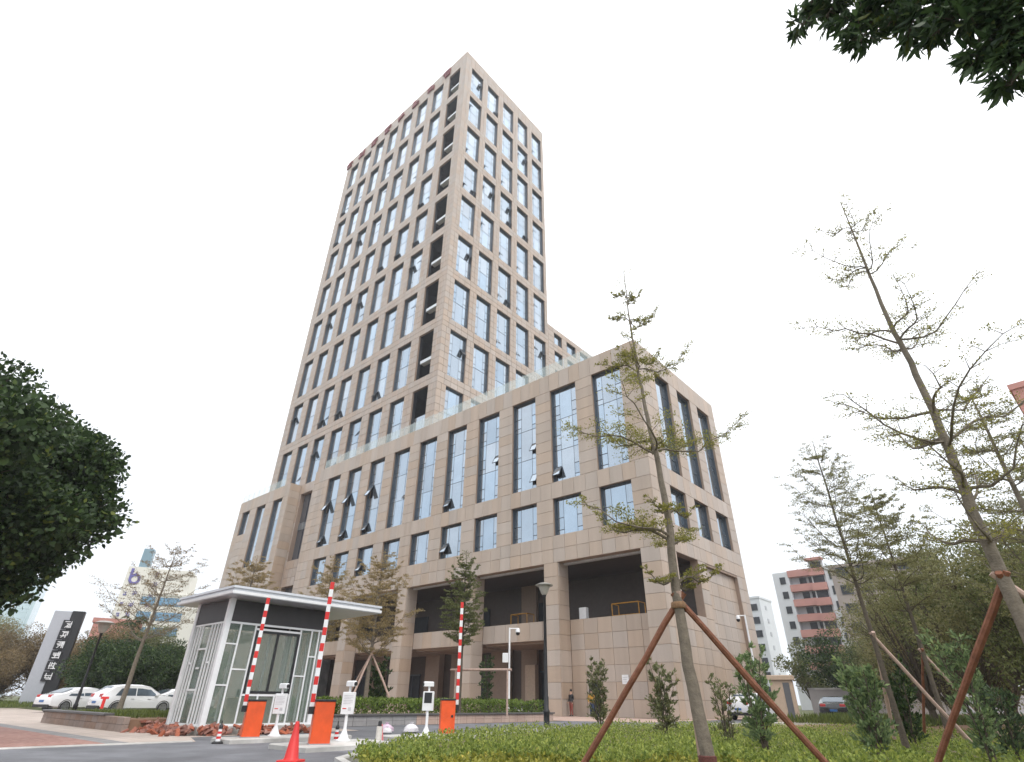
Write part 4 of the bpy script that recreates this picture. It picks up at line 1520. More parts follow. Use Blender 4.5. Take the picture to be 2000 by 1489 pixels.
s.bbox((7.5, -.8, 28.0), (10.9, 1.0, 28.5), .03)
s.build("roof", APINK, ap)
d = MB()
d.box((8.2, .3, 25.6), (10.3, .39, 27.7))
d.build("window", DARKIN, ap)
wb = block("apartment_block", "small white block of flats with dark windows between the podium and the pink flats", (-41.5, 116, 0), 0, 10, 9, 24.5, AWHITE,
      [(7.6, 3 + 3.1 * k, 1.6, 1.6) for k in range(7)], gm=DARKIN)
for k in range(7):
    f = MB()
    f.box((10.0, 3.2, 3.4 + 3.1 * k), (10.1, 4.3, 4.4 + 3.1 * k))
    f.build("window", mat("pale_shutter", (0.42, 0.43, 0.46), 0.6) if "pale_shutter" not in bpy.data.materials else bpy.data.materials["pale_shutter"], wb)
block("apartment_block", "grey brown block of flats half hidden behind the trees right of the pink flats", (-5.5, 78, 0), 0, 16, 9, 22.5, AGREY,
      [(1 + 3.2 * i, 2.4 + 3.1 * k, 1.9, 1.6) for i in range(5) for k in range(7)], gm=DARKIN)
block("apartment_block", "tall pink building edge at the right border above the trees", (24.3, 21.0, 0), R(-6), 12, 10, 24.6, APINK,
      [(1.2 + 3.6 * i, 1.5 + 3.2 * k, 1.7, 1.8) for i in range(3) for k in range(7)], gm=DARKIN)
# left: white building with a logo shaft, blue ribbon windows
lw = block("office_building", "white office building with blue ribbon windows and a shaft with violet emblem", (-155.5, 7.8, -3), R(62), 36, 20, 27, ACREAM,
           [(1.5 + i * 7.2, 24.5 - 3.6 * k, 6.6, 2.0) for i in range(2) for k in range(4)] + [(26, 31.5 - 3.6 * k, 5, 2.2) for k in range(4)], gm=BLUEG, wm=BLUEG)
b = MB()
b.box((0, -1.2, -3), (5.0, 4, 33.5))
b.build("sign_shaft", ACREAM, lw)
b = MB()
b.box((1.8, .2, 33.5), (4.2, 2.6, 38.5))
b.build("stair_head", mat("stair_head_blue_grey", (0.20, 0.30, 0.36), 0.3, 0.3), lw)
b = MB()
b.box((5.0, .5, 27.5), (15, 12, 33.6))
b.box((26, .5, 27.5), (36, 14, 40))
b.build("upper_storey", ACREAM, lw)
VIO = mat("violet_print", (0.12, 0.11, 0.36), 0.5)
b = MB()
b.loft([[(2.2 + r * math.cos(2 * math.pi * j / 20), y, 30.4 + r * math.sin(2 * math.pi * j / 20)) for j in range(20)] for r, y in ((1.35, -1.21), (1.35, -1.35), (.75, -1.35), (.75, -1.21))], 0, False)
b.box((.85, -1.34, 30.4), (1.5, -1.22, 33.0))
b.build("emblem", VIO, lw)
for k in range(5):
    for i, sx in enumerate((.8, 2.7)):
        g = MB()
        glyph(g, 1.1 if i else .8, 1.2 if i else .9, .1, 200 + k * 2 + i, 0, Matrix.Translation((sx, -1.21, 26.3 - k * 2.5)))
        g.build("character", VIO, lw)
for k in range(4):
    g = MB()
    glyph(g, 1.0, 1.2, .1, 260 + k, 0, Matrix.Translation((6.3, .49, 31.6 - k * 2.6) if k < 2 else (6.3, -.01, 31.6 - k * 2.6)))
    g.build("character", VIO, lw)
block("office_building", "pale teal glass building at the far left behind the dark tree", (-232, -22, -4), R(75), 26, 18, 38.5, TEALG,
      [(1 + 4.1 * i, 4 + 4.2 * k, 3.6, 3.4) for i in range(6) for k in range(8)], gm=TEALG, wm=mat("teal_mullion", (0.45, 0.55, 0.57), 0.4))
pk = block("low_house", "low pink house with grey roof edge behind the sign pylon", (-63.5, -18.2, 0), R(70), 4.5, 6, 8.4, APINK, [(.8 + 1.9 * i, 2 + 2.6 * k, 1.0, 1.2) for i in range(2) for k in range(2)], gm=DARKIN)

# walls and gate pillar on the right
TAN = mat("gate_tan", (0.44, 0.33, 0.24), 0.7, var=0.08)
gp_ = thing("gate_pillar", "tan stone gate pillar with dark inset panel near the white SUV", "gate pillar", (5.6, 1.2, 0), R(12))
b = MB()
b.bbox((0, 0, 0), (1.25, .9, 2.25), .02)
b.build("shaft", TAN, gp_)
b = MB()
b.bbox((-.12, -.12, 2.25), (1.37, 1.02, 2.5), .03)
b.build("cap", TAN, gp_)
b = MB()
b.box((.72, -.03, .25), (1.08, 0, 2.1))
b.build("inset_panel", mat("panel_dark_grey", (0.10, 0.10, 0.105), 0.5), gp_)
gw = thing("boundary_wall", "grey rendered boundary wall behind the dark car", "wall", (3.7, 15.6, 0), R(12))
b = MB()
b.box((0, 0, 0), (9, .25, 2.0))
b.build("panel", mat("wall_grey", (0.33, 0.31, 0.30), 0.9, var=0.1, scale=1), gw)
b = MB()
b.box((-.05, -.06, 2.0), (9.05, .31, 2.12))
b.build("coping", CONC, gw)
ww = thing("boundary_wall", "white boundary wall glimpsed between tree trunks at the right", "wall", (7.0, 30.6, 0), R(6))
b = MB()
b.box((0, 0, 0), (22, .25, 2.3))
b.build("panel", AWHITE, ww)
for i in range(8):
    b = MB()
    b.box((i * 3.1, -.1, 0), (i * 3.1 + .3, -.002, 2.45))
    b.build("pier", AWHITE, ww)

# ------------------------------------------------------------------ trees and shrubs
def unit(az, el=0.0):
    return Vector((math.cos(az) * math.cos(el), math.sin(az) * math.cos(el), math.sin(el)))

def tiered_tree(name, label, trunk, r0, whorls, bark, leaf, lsize, nleaf, group=None, seed=1, flat=0.35, azs=None, upward=0.12, tw=1.0, tp=0.8):
    """a terminalia-like tree: straight trunk, level tiers of branches, sprays of small leaves on top of the twigs.
    whorls: (height, length, number of branches)"""
    r = random.Random(seed)
    t = thing(name, label, "tree", tuple(trunk[0]), 0, group)
    base = Vector(trunk[0])
    pts = [Vector(p) - base for p in trunk]
    hs = [p.z for p in pts]
    def at(h):
        for i in range(len(pts) - 1):
            if hs[i] <= h <= hs[i + 1]:
                f = (h - hs[i]) / max(1e-6, hs[i + 1] - hs[i])
                return pts[i].lerp(pts[i + 1], f)
        return pts[-1].copy()
    top = hs[-1]
    mb = MB()
    fine = []
    for i in range(len(pts) - 1):
        n = 4
        for k in range(n):
            fine.append(pts[i].lerp(pts[i + 1], k / n) + Vector((r.uniform(-1, 1), r.uniform(-1, 1), 0)) * r0 * .12)
    fine.append(pts[-1])
    mb.tube(fine, [r0 * (1.25 if p.z < .12 else 1) * (1 - p.z / top) ** tp + .006 for p in fine], 9)
    cen, axs = [], []
    for wi, (h, L, nb) in enumerate(whorls):
        p0 = at(h)
        rb = max(.006, r0 * (1 - h / top) ** .8 * .36)
        a0 = r.uniform(0, 6.28)
        for bi in range(nb):
            az = azs[wi][bi] if azs and wi < len(azs) and bi < len(azs[wi]) else a0 + 2 * math.pi * bi / nb + r.uniform(-.35, .35)
            Lb = L * r.uniform(.7, 1.15)
            n = 7
            path = []
            for k in range(n + 1):
                f = k / n
                q = p0 + unit(az + .25 * math.sin(f * 3 + bi)) * Lb * f + Vector((0, 0, Lb * (upward + .16 * r.random()) * f ** 1.3 + .08 * math.sin(f * 6 + bi)))
                path.append(q)
            mb.tube(path, [rb * (1 - .88 * k / n) + .002 for k in range(n + 1)], 5)
            for k in range(1, n + 1):
                for sgn in (-1, 1):
                    if r.random() < .12:
                        continue
                    f = k / n
                    tl = Lb * .36 * (1.1 - .55 * f) * r.uniform(.6, 1.2) * tw
                    d = unit(az + sgn * r.uniform(.6, 1.2), r.uniform(-.05, .35))
                    e = path[k] + d * tl
                    mid = path[k].lerp(e, .5) + Vector((0, 0, tl * .06))
                    mb.tube([path[k], mid, e], [.003 + rb * .14, .0035, .002], 4)
                    m = max(2, int(nleaf * tl))
                    for _ in range(m):
                        g = r.uniform(.25, 1.08)
                        c = path[k].lerp(e, g) + Vector((r.gauss(0, 1), r.gauss(0, 1), 0)) * tl * .19 + Vector((0, 0, abs(r.gauss(0, flat)) * tl * .28 + .01))
                        cen.append(tuple(c))
                        axs.append((d.x * .6, d.y * .6, .55))
    for _ in range(int(nleaf * .5)):
        c = pts[-1] + Vector((r.gauss(0, .12), r.gauss(0, .12), r.uniform(-.5, .05)))
        cen.append(tuple(c))
        axs.append((0, 0, .6))
    mb.build("trunk", bark, t, True)
    link("crown", leaf_mesh("crown", cen, lsize, leaf, np.array(axs), .5, .75), t)
    return t

def leafy_tree(name, label, loc, h, rad, leaf, lsize, n, bark=None, seed=1, trunk_h=.35, clumps=26, group=None, squash=.85, r0=None, low=0.0, tight=.36, extra=(), fill=0, shape=4, aspect=.5):
    """broad crown: limbs to clump centres, leaves scattered round each clump with gaps between clumps"""
    r = random.Random(seed)
    t = thing(name, label, "tree", loc, 0, group)
    bark = bark or BARK
    r0 = r0 or h * .022
    th = h * trunk_h
    cz = th + (h - th) * (.5 + low)
    rz = (h - th) * .5 * (1 - low) * 1.0
    mb = MB()
    mb.tube([(0, 0, -.05), (r0 * .2, 0, th * .5), (0, r0 * .3, th), (0, 0, cz)], [r0 * 1.3, r0, r0 * .8, r0 * .3], 9)
    C_, W_ = [], []
    for i in range(clumps):
        d = Vector((r.gauss(0, 1), r.gauss(0, 1), r.gauss(0, .9))).normalized()
        f = r.uniform(.45, .93) if i > clumps * .2 else r.uniform(.1, .5)
        c = Vector((d.x * rad * f, d.y * rad * f, cz + d.z * rz * f * squash / .85))
        C_.append(c)
        W_.append(rad * r.uniform(.75, 1.3) * tight)
        p = Vector((0, 0, th * r.uniform(.75, 1.0)))
        mid = p.lerp(c, .5) + Vector((0, 0, rad * .1))
        mb.tube([p, mid, c], [r0 * .45, r0 * .25, r0 * .07], 5)
        for _ in range(4):
            e = c + Vector((r.gauss(0, 1), r.gauss(0, 1), r.gauss(0, 1))).normalized() * W_[-1] * .85
            mb.tube([mid.lerp(c, .6), e], [r0 * .09, r0 * .03], 4)
    for (ex, ey, ez, ew) in extra:
        C_.append(Vector((ex, ey, ez)))
        W_.append(ew)
        mb.tube([(0, 0, th), (ex * .5, ey * .5, (th + ez) * .55), C_[-1]], [r0 * .4, r0 * .2, r0 * .05], 5)
    mb.build("trunk", bark, t, True)
    w = np.array(W_)
    idx = nrg.choice(len(C_), n, p=(w ** 2.2) / (w ** 2.2).sum())
    v = nrg.normal(size=(n, 3))
    v /= np.linalg.norm(v, axis=1)[:, None]
    rr = nrg.uniform(.15, 1.0, n) ** .45
    P_ = np.array([tuple(c) for c in C_])[idx] + v * (rr * w[idx])[:, None] * np.array([1, 1, .8])
    ax = v * .6 + np.array([0, 0, -.15])
    sz = np.full(n, lsize)
    if fill:
        k = nrg.choice(len(C_), fill, p=(w ** 2.2) / (w ** 2.2).sum())
        v2 = nrg.normal(size=(fill, 3))
        v2 /= np.linalg.norm(v2, axis=1)[:, None]
        P2 = np.array([tuple(c) for c in C_])[k] + v2 * (nrg.uniform(0, .72, fill) * w[k])[:, None]
        P_, ax, sz = np.concatenate([P_, P2]), np.concatenate([ax, v2 * .3]), np.concatenate([sz, np.full(fill, lsize * 2.0)])
    link("crown", leaf_mesh("crown", P_, sz, leaf, ax, aspect, .7, .35, shape), t)
    return t

def shrub(name, label, loc, h, rad, leaf, lsize, n, seed=1, stems=5, group=None, top=.35, gap=.12, cat="shrub"):
    r = random.Random(seed)
    t = thing(name, label, cat, loc, 0, group)
    mb = MB()
    cen, ax = [], []
    tw = []
    for i in range(stems):
        a = 2 * math.pi * i / stems + r.uniform(-.4, .4)
        hh = h * r.uniform(.75, 1.0)
        sp = rad * r.uniform(.25, .7)
        path = [Vector((math.cos(a) * .04, math.sin(a) * .04, -.02))] + [Vector((math.cos(a) * sp * f, math.sin(a) * sp * f, hh * f)) + Vector((r.gauss(0, .03), r.gauss(0, .03), 0)) for f in (.25, .5, .75, .97)]
        mb.tube(path, [.02, .017, .013, .009, .004], 5)
        for k in range(16):
            f = gap + (1 - gap) * (k + r.random()) / 16
            q = path[min(4, int(f * 4))].lerp(path[min(4, int(f * 4) + 1)], f * 4 - int(f * 4)) if f < 1 else path[-1]
            d = unit(r.uniform(0, 6.28), r.uniform(.15, .9))
            l = rad * (1 - f * (1 - top)) * r.uniform(.35, .95)
            mb.tube([q, q + d * l], [.006, .002], 4)
            tw.append((q, d, l))
    for i in range(n):
        q, d, l = tw[r.randrange(len(tw))]
        c = q + d * l * r.uniform(.25, 1.05)
        cen.append((c.x + r.gauss(0, .025), c.y + r.gauss(0, .025), c.z + r.gauss(0, .025)))
        ax.append((d.x, d.y, d.z + .5))
    mb.build("stems", BARK, t, True)
    link("foliage", leaf_mesh("foliage", cen, lsize, leaf, np.array(ax), .42, .55), t)
    return t

def stakes(label, joint, feet, cols, r=0.045, group="tree stakes"):
    for (f, m, lab) in zip(feet, cols, label):
        j = Vector(joint)
        f = Vector(f)
        mb = MB()
        d = (j - f)
        e = j + d.normalized() * .12
        n = 6
        mb.tube([f + (e - f) * (k / n) + Vector((rnd.gauss(0, .006), rnd.gauss(0, .006), 0)) for k in range(n + 1)], [r * rnd.uniform(.88, 1.1) for _ in range(n + 1)], 8)
        tag(mb.build("tree_stake", m, None, True), lab, "tree stake", group)

# the young tree in front, with its stakes
T1 = [(15.64, -30.93, -.05), (15.56, -30.97, .4), (15.50, -31.0, 1.36), (15.47, -31.01, 2.17), (15.49, -31.0, 3.31), (15.44, -31.02, 4.27), (15.39, -31.05, 4.98), (15.34, -31.07, 5.75), (15.32, -31.08, 6.6), (15.31, -31.08, 7.9)]
LFT, RGT = math.atan2(-.66, -.75), math.atan2(.66, .75)
tiered_tree("young_tree", "slim young tree with level leaf tiers standing before the podium corner", T1, .085,
            [(2.35, .5, 3), (2.95, 1.2, 3), (3.3, .5, 2), (4.25, 1.25, 3), (4.4, .8, 3), (5.72, .75, 4), (5.9, .4, 2), (6.75, .45, 3), (7.3, .3, 3)],
            BARK2, L_OLIVE, .031, 400, seed=5, upward=.3, tp=1.25,
            azs=[[RGT - .2, LFT + .5, RGT + .5], [LFT - .2, LFT + .35, RGT + 1.2], [RGT + .2, LFT + .9], [LFT, RGT + .15, LFT + 1.3], [RGT + .6, LFT - .6, RGT + 1.5], [LFT - .1, RGT, LFT + 1.4, RGT + 1.5], [LFT + .5, RGT], [LFT, RGT, 1.5], [LFT, RGT, 1.9]])
stakes(["reddish brown wooden stake leaning from the lower left against the young front tree", "reddish brown wooden stake leaning from the lower right against the young front tree", "thin pale pinkish stake standing close behind the young front tree's trunk"],
       (15.49, -31.0, 2.12), [(13.80, -31.36, -.05), (16.84, -29.87, -.05), (15.3, -30.55, -.05)], [STAKE, STAKE, STAKE2], .042)
ft = bpy.data.objects["young_tree"]
def band(p, z0, z1, r, m, name):
    b = MB()
    n = 14
    b.loft([[(p[0] - ft.location.x + q * math.cos(2 * math.pi * j / n), p[1] - ft.location.y + q * math.sin(2 * math.pi * j / n), z - ft.location.z) for j in range(n)] for q, z in ((r * .9, z0), (r, z0 + .01), (r * 1.02, (z0 + z1) / 2), (r, z1 - .01), (r * .9, z1))])
    b.build(name, m, ft, True)
WRAP = mat("cloth_dark_red", (0.11, 0.038, 0.03), 0.9, var=0.3, scale=30, bump=0.5, bscale=120)
band((15.56, -30.97), .26, .43, .102, WRAP, "cloth_wrap")
band((15.475, -31.01), 2.02, 2.1, .095, mat("jute_rope", (0.22, 0.13, 0.07), 0.9, var=0.3, scale=60), "rope_tie")
# right-hand young tree near the frame
T2 = [(18.85, -30.24, -.05), (18.85, -30.24, .41), (18.83, -30.24, 2.16), (18.81, -30.25, 2.85), (18.84, -30.24, 3.6), (18.83, -30.24, 4.67), (18.79, -30.25, 5.35), (18.78, -30.25, 6.36), (18.80, -30.25, 7.9)]
tiered_tree("young_tree", "tall slim tree with sparse twigs rising at the right edge, tied to brown stakes", T2, .088,
            [(2.5, .8, 3), (3.1, .9, 4), (3.75, 1.3, 5), (4.1, .9, 3), (5.2, 1.0, 5), (5.4, .6, 2), (6.5, .75, 5), (7.3, .45, 4)],
            BARK2, L_OLIVE, .028, 190, seed=9, upward=.5, tp=1.1)
stakes(["long reddish brown stake leaning from the lower left against the tree at the right edge", "pale stake leaning to the right away from the right edge tree", "dark brown stake standing behind the tree at the right edge"],
       (18.82, -30.24, 2.1), [(17.28, -29.4, -.05), (20.6, -29.6, -.05), (18.9, -27.9, -.05)], [STAKE, STAKE2, STAKE], .036)
def straight(x, y, h, lean=(0, 0)):
    return [(x, y, -.05), (x + lean[0] * .3, y + lean[1] * .3, h * .35), (x + lean[0] * .7, y + lean[1] * .7, h * .7), (x + lean[0], y + lean[1], h)]
def vase_whorls(h, L, lo=.36, n=7, nb=5):
    return [(h * (lo + (.95 - lo) * i / (n - 1)), L * (1 - .62 * (i / (n - 1)) ** 1.6), nb) for i in range(n)]
def std_whorls(h, L, lo=.3, n=6, nb=5):
    return [(h * (lo + (.97 - lo) * i / (n - 1)), L * (1 - .72 * (i / (n - 1)) ** 1.3), nb if i < n - 1 else 4) for i in range(n)]
G3 = "young trees in the planting bed on the right"
tiered_tree("young_tree", "slim tree with upswept bare branches right of the pink flats", straight(16.1, -22.45, 7.2, (-.08, -.05)), .06, vase_whorls(7.0, 1.25, .5, 8), BARK, L_GREY, .038, 170, G3, 21, upward=.8)
tiered_tree("young_tree", "olive green tree with full tufted crown just right of the slim bare one", straight(16.42, -18.4, 6.9, (.05, 0)), .065, vase_whorls(6.6, 1.5, .5, 6), BARK, L_GREY, .05, 240, G3, 22, upward=.6)
tiered_tree("young_tree", "bushy fine twigged tree behind the trunk at the right edge", straight(19.47, -25.26, 6.4), .085, std_whorls(6.4, 1.5, .34, 8, 5), BARK2, L_GREY, .04, 150, G3, 23, upward=.42)
tiered_tree("young_tree", "tree with reaching side shoots close to the right border", straight(20.0, -23.4, 6.0), .09, std_whorls(6.0, 1.7, .3, 7, 5), BARK2, L_GREY, .045, 160, G3, 24, upward=.4)
stakes(["pale stake leaning across the slim tree right of the pink flats", "thin brown stake beside the slim tree right of the pink flats"], (16.1, -22.45, 2.3), [(17.15, -21.6, .3), (15.7, -21.2, .3)], [STAKE2, STAKE2], .04)
stakes(["pale thin stake slanting left of the olive tufted tree", "dark stake slanting in the bed below the right border trees"], (16.42, -18.4, 2.2), [(17.4, -17.6, .3), (15.7, -17.2, .3)], [STAKE2, STAKE], .035)
GM = "denser trees behind the planting bed"
mass = [("greenish brown tree behind the olive tufted tree", 14.6, -6.5, 7.3, 2.4, L_GREY, 31), ("dull green bushy tree left of the right border", 16.8, -10.3, 7.0, 2.5, L_MID, 32),
        ("full grey green tree behind the stakes of the right edge tree", 18.5, -14.2, 6.4, 2.2, L_GREY, 33), ("dark full tree at the right border below the pink building", 19.5, -16.2, 6.1, 2.1, L_MID, 34),
        ("brown leaved tree far back among the right hand trees", 14.7, -.5, 7.4, 2.8, L_BROWN, 35), ("grey green tree deep in the planting bed", 13.2, 4.0, 7.4, 2.5, L_GREY, 36),
        ("brownish tree deep in the bed left of the right border", 17.2, -4.3, 7.2, 2.6, L_BROWN, 37), ("low dense olive tree at the right border", 19.7, -8.2, 6.5, 2.6, L_GREY, 38),
        ("dull olive tree in front of the grey flats", 11.2, 7.1, 7.6, 3.0, L_GREY, 39), ("green tree next to the dark rounded tree by the pink flats", 9.9, 12.0, 6.2, 2.3, L_MID, 40),
        ("olive tree behind the white wall on the right", 16.2, 9.0, 7.8, 3.0, L_GREY, 44)]
for lab, x, y, h, rad, lf, sd in mass:
    leafy_tree("bed_tree", lab, (x, y, 0), h, rad, lf, .105, 17000, seed=sd, trunk_h=.12, clumps=44, group=GM, tight=.33)
leafy_tree("round_tree", "dark green rounded tree standing in front of the pink flats", (6.6, 17.0, 0), 6.0, 3.4, L_DARK, .22, 9000, seed=41, trunk_h=.15, clumps=26)
leafy_tree("round_tree", "small green tree between the podium corner and the pink flats", (2.6, 20.0, 0), 6.0, 2.0, L_MID, .2, 4200, seed=42, trunk_h=.2, clumps=18)
leafy_tree("round_tree", "brownish green tree behind the gate pillar", (5.0, 24.0, 0), 5.6, 2.2, L_BROWN, .2, 3600, seed=43, trunk_h=.2, clumps=18)

GS = "shrubs planted along the lawn's edge"
shrub("shrub", "olive green shrub in front of the side door wall", (5.75, -18.2, 0), 2.55, .62, L_BUSHB, .10, 2300, 51, 6, GS)
shrub("shrub", "dark olive shrub standing left of the front tree's trunk", (9.6, -20.5, 0), 2.3, .60, L_BUSHB, .10, 2300, 52, 6, GS)
shrub("shrub", "green shrub partly hiding the white SUV by the wall", (14.1, -25.0, 0), 2.05, .52, L_BUSHG, .085, 2700, 53, 6, GS, top=.5)
shrub("shrub", "bluish green upright shrub in front of the grey wall", (16.2, -25.5, 0), 1.85, .48, L_BUSHG, .085, 3000, 54, 6, GS, top=.35)
shrub("shrub", "bright green tufted shrub right of the dark columnar bush", (17.75, -25.3, 0), 2.05, .42, L_BUSHG, .08, 1900, 55, 5, GS, top=.6)
shrub("shrub", "low grey green shrub near the right border", (17.95, -23.6, .0), 1.35, .45, L_BUSH, .08, 1500, 56, 5, GS)
shrub("shrub", "dark columnar bush between two bluish green shrubs", (15.95, -20.5, 0), 2.0, .5, L_DARK, .09, 2600, 57, 6, GS, top=.4)
shrub("shrub", "thin brownish shrub left of the green shrub by the SUV", (12.6, -23.2, 0), 1.75, .42, L_BUSHB, .09, 700, 58, 5, GS)
shrub("shrub", "dark bush behind the hedge below the brownish tree", (-8.6, -17.6, 0), 3.1, 1.0, L_DARK, .16, 2600, 59, 6)
shrub("shrub", "dark green climber bush against the pillar beside the camera pole", (-15.8, -1.6, 0), 4.4, .8, L_DARK, .18, 2000, 60, 6)

# trees between booth and building
GB = "yellowish young trees in front of the podium"
tiered_tree("young_tree", "yellowish brown tree rising behind the guard booth's roof", straight(-19.4, -20.9, 9.3), .13, vase_whorls(8.8, 2.3, .45), BARK2, L_YELL, .08, 150, GB, 61, upward=.62)
tiered_tree("young_tree", "yellowish brown tree behind the middle raised boom", straight(-15.3, -17.5, 9.3), .12, vase_whorls(8.8, 1.9, .45), BARK2, L_YELL, .075, 120, GB, 62, upward=.75)
tiered_tree("young_tree", "wide pale brown tree propped by crossed stakes before the arcade", straight(-7.05, -19.5, 8.1), .12, vase_whorls(7.6, 2.0, .38, 8), BARK2, L_YELL, .07, 150, GB, 63, upward=.75)
tiered_tree("young_tree", "green topped tree beside the right raised boom", straight(-3.4, -16.6, 8.1), .10, vase_whorls(7.6, 1.25, .45, 8), BARK, L_MID, .075, 210, GB, 64, upward=.9)
stakes(["pale stake crossing in front of the arcade below the wide pale brown tree", "second pale stake crossing the first below the wide pale brown tree", "pale stake right of the crossed pair"], (-7.0, -19.5, 3.0), [(-8.6, -19.9, .3), (-5.6, -18.6, .3), (-6.6, -20.9, .3)], [STAKE2, STAKE2, STAKE2], .05)
tb = MB()
tb.tube([(-5.2, -15.6, 2.35), (-2.1, -14.2, 2.35)], .06, 8)
tb.tube([(-4.9, -15.5, .3), (-4.9, -15.5, 2.35)], .05, 8)
tb.tube([(-2.3, -14.3, .3), (-2.3, -14.3, 2.35)], .05, 8)
tag(tb.build("tree_prop", STAKE2, None, True), "wooden tree prop of two posts and a cross bar before the arcade", "tree prop")
# left background
tiered_tree("bare_tree", "nearly bare tree with upswept brown branches left of the guard booth's roof", straight(-24.1, -24.9, 9.7, (.4, .3)), .15, std_whorls(9.7, 3.4, .42, 7, 5), BARK2, L_BROWN, .08, 50, None, 71, upward=.62)
GL = "background trees behind the parked cars"
left = [("reddish brown thicket tree left of the sign pylon", -64.0, -27.6, 7.6, 4.4, L_BROWN, 81), ("tall pale brown tree behind the sign pylon", -66.5, -20.6, 8.6, 4.2, L_BROWN, 82),
        ("brown tree above the white saloon car", -52.0, -19.2, 7.2, 3.6, L_BROWN, 83), ("grey brown tree right of the sign pylon", -57.5, -14.8, 8.6, 3.4, L_GREY, 84),
        ("dark green tree behind the white SUV", -36.9, -22.4, 5.4, 2.7, L_DARK, 85), ("very dark tree right of the SUV's roof", -33.6, -21.4, 5.1, 2.5, L_DARK, 86),
        ("dark tree partly hidden by the guard booth", -37.8, -18.6, 5.2, 2.6, L_DARK, 87), ("grey green tree at the left border", -70.3, -25.9, 9.3, 4.2, L_GREY, 88),
        ("olive tree low at the left border", -62.0, -32.0, 7.6, 3.6, L_GREY, 89), ("dull green tree below the white office building", -58.0, -15.5, 7.0, 3.2, L_MID, 90),
        ("green tree behind the booth's left wall", -40.5, -14.5, 6.0, 2.8, L_MID, 91)]
left += [("brown scrubby tree left of the sign pylon", -58.0, -28.6, 5.8, 4.0, L_BROWN, 96), ("olive brown scrubby tree at the left border below the dark tree", -62.0, -34.5, 6.6, 4.2, L_BROWN, 97), ("dense brown tree behind the sign pylon's grey slab", -66.0, -24.0, 8.0, 4.4, L_BROWN, 98), ("brown green tree between the sign pylon and the dark trees", -54.5, -14.0, 7.6, 3.2, L_MID, 99),
         ("brown thicket tree behind the sign pylon's foot", -60.5, -18.8, 6.4, 3.2, L_BROWN, 92), ("dark green tree behind the white saloon car's roof", -44.5, -20.5, 5.6, 3.0, L_DARK, 93),
         ("brownish olive tree behind the street lamp in the planter", -55.0, -17.5, 7.4, 2.8, L_BROWN, 94), ("low olive tree far left beside the pavement", -72.0, -31.0, 7.0, 4.0, L_BROWN, 95)]
for lab, x, y, h, rad, lf, sd in left:
    leafy_tree("background_tree", lab, (x, y, 0), h, rad, lf, .17, 24000, seed=sd, trunk_h=.05, clumps=44, group=GL, tight=.33)
for lab, x, y, hh, rr, lf, sd in (("dark scrub low behind the sign pylon at the left", -63.0, -25.5, 3.2, 3.2, L_BROWN, 121), ("brown scrub at the left border beside the pavement", -64.0, -30.5, 3.4, 3.4, L_BROWN, 122),
                                ("brown scrub right of the sign pylon behind the cars", -50.0, -18.0, 4.2, 2.6, L_BROWN, 123), ("tall dark scrub in the gap right of the sign pylon", -55.5, -18.9, 6.0, 2.6, L_GREY, 124), ("olive scrub far left below the dark tree", -60.0, -36.0, 3.6, 3.4, L_GREY, 125)):
    shrub("scrub_bush", lab, (x, y, 0), hh, rr, lf, .2, 5200, sd, 10, "scrub bushes below the background trees", top=.8, gap=.02)
def palm(label, loc, h, n, seed):
    r = random.Random(seed)
    t = thing("palm_tree", label, "palm tree", loc)
    mb = MB()
    mb.tube([(0, 0, 0), (.1, 0, h * .5), (0, .1, h)], [.2, .16, .13], 9)
    mb.build("trunk", BARK, t, True)
    cen, ax = [], []
    for i in range(n):
        az = 2 * math.pi * i / n + r.uniform(-.2, .2)
        el = r.uniform(.2, 1.2)
        for k in range(22):
            f = (k + 1) / 22
            p = Vector((0, 0, h)) + unit(az, el) * 2.3 * f + Vector((0, 0, -1.5 * f * f))
            for s in (-1, 1):
                cen.append(tuple(p))
                d = unit(az + s * 1.1, -.5)
                ax.append(tuple(d))
    link("fronds", leaf_mesh("fronds", cen, .55, L_DARK, np.array(ax), .12, .1), t)
palm("palm with drooping dark fronds below the white office building", (-46.4, -19.1, 0), 7.0, 13, 5)

# the big dark tree on the left and the bough reaching in at the upper right
bt = leafy_tree("large_tree", "large dark evergreen tree filling the left side", (-3.9, -38.35, 0), 9.9, 4.85, L_DARK, .15, 105000, fill=26000, shape=6, aspect=.62, seed=101, trunk_h=.27, clumps=90, r0=.32, tight=.27, squash=.9, extra=[(.9, 3.1, 3.6, .8), (.9, 3.4, 4.2, .8), (.8, 2.6, 3.2, .7), (1.0, 4.0, 6.0, 1.1), (1.0, 3.8, 7.2, 1.1), (1.0, 3.9, 5.0, .9)])

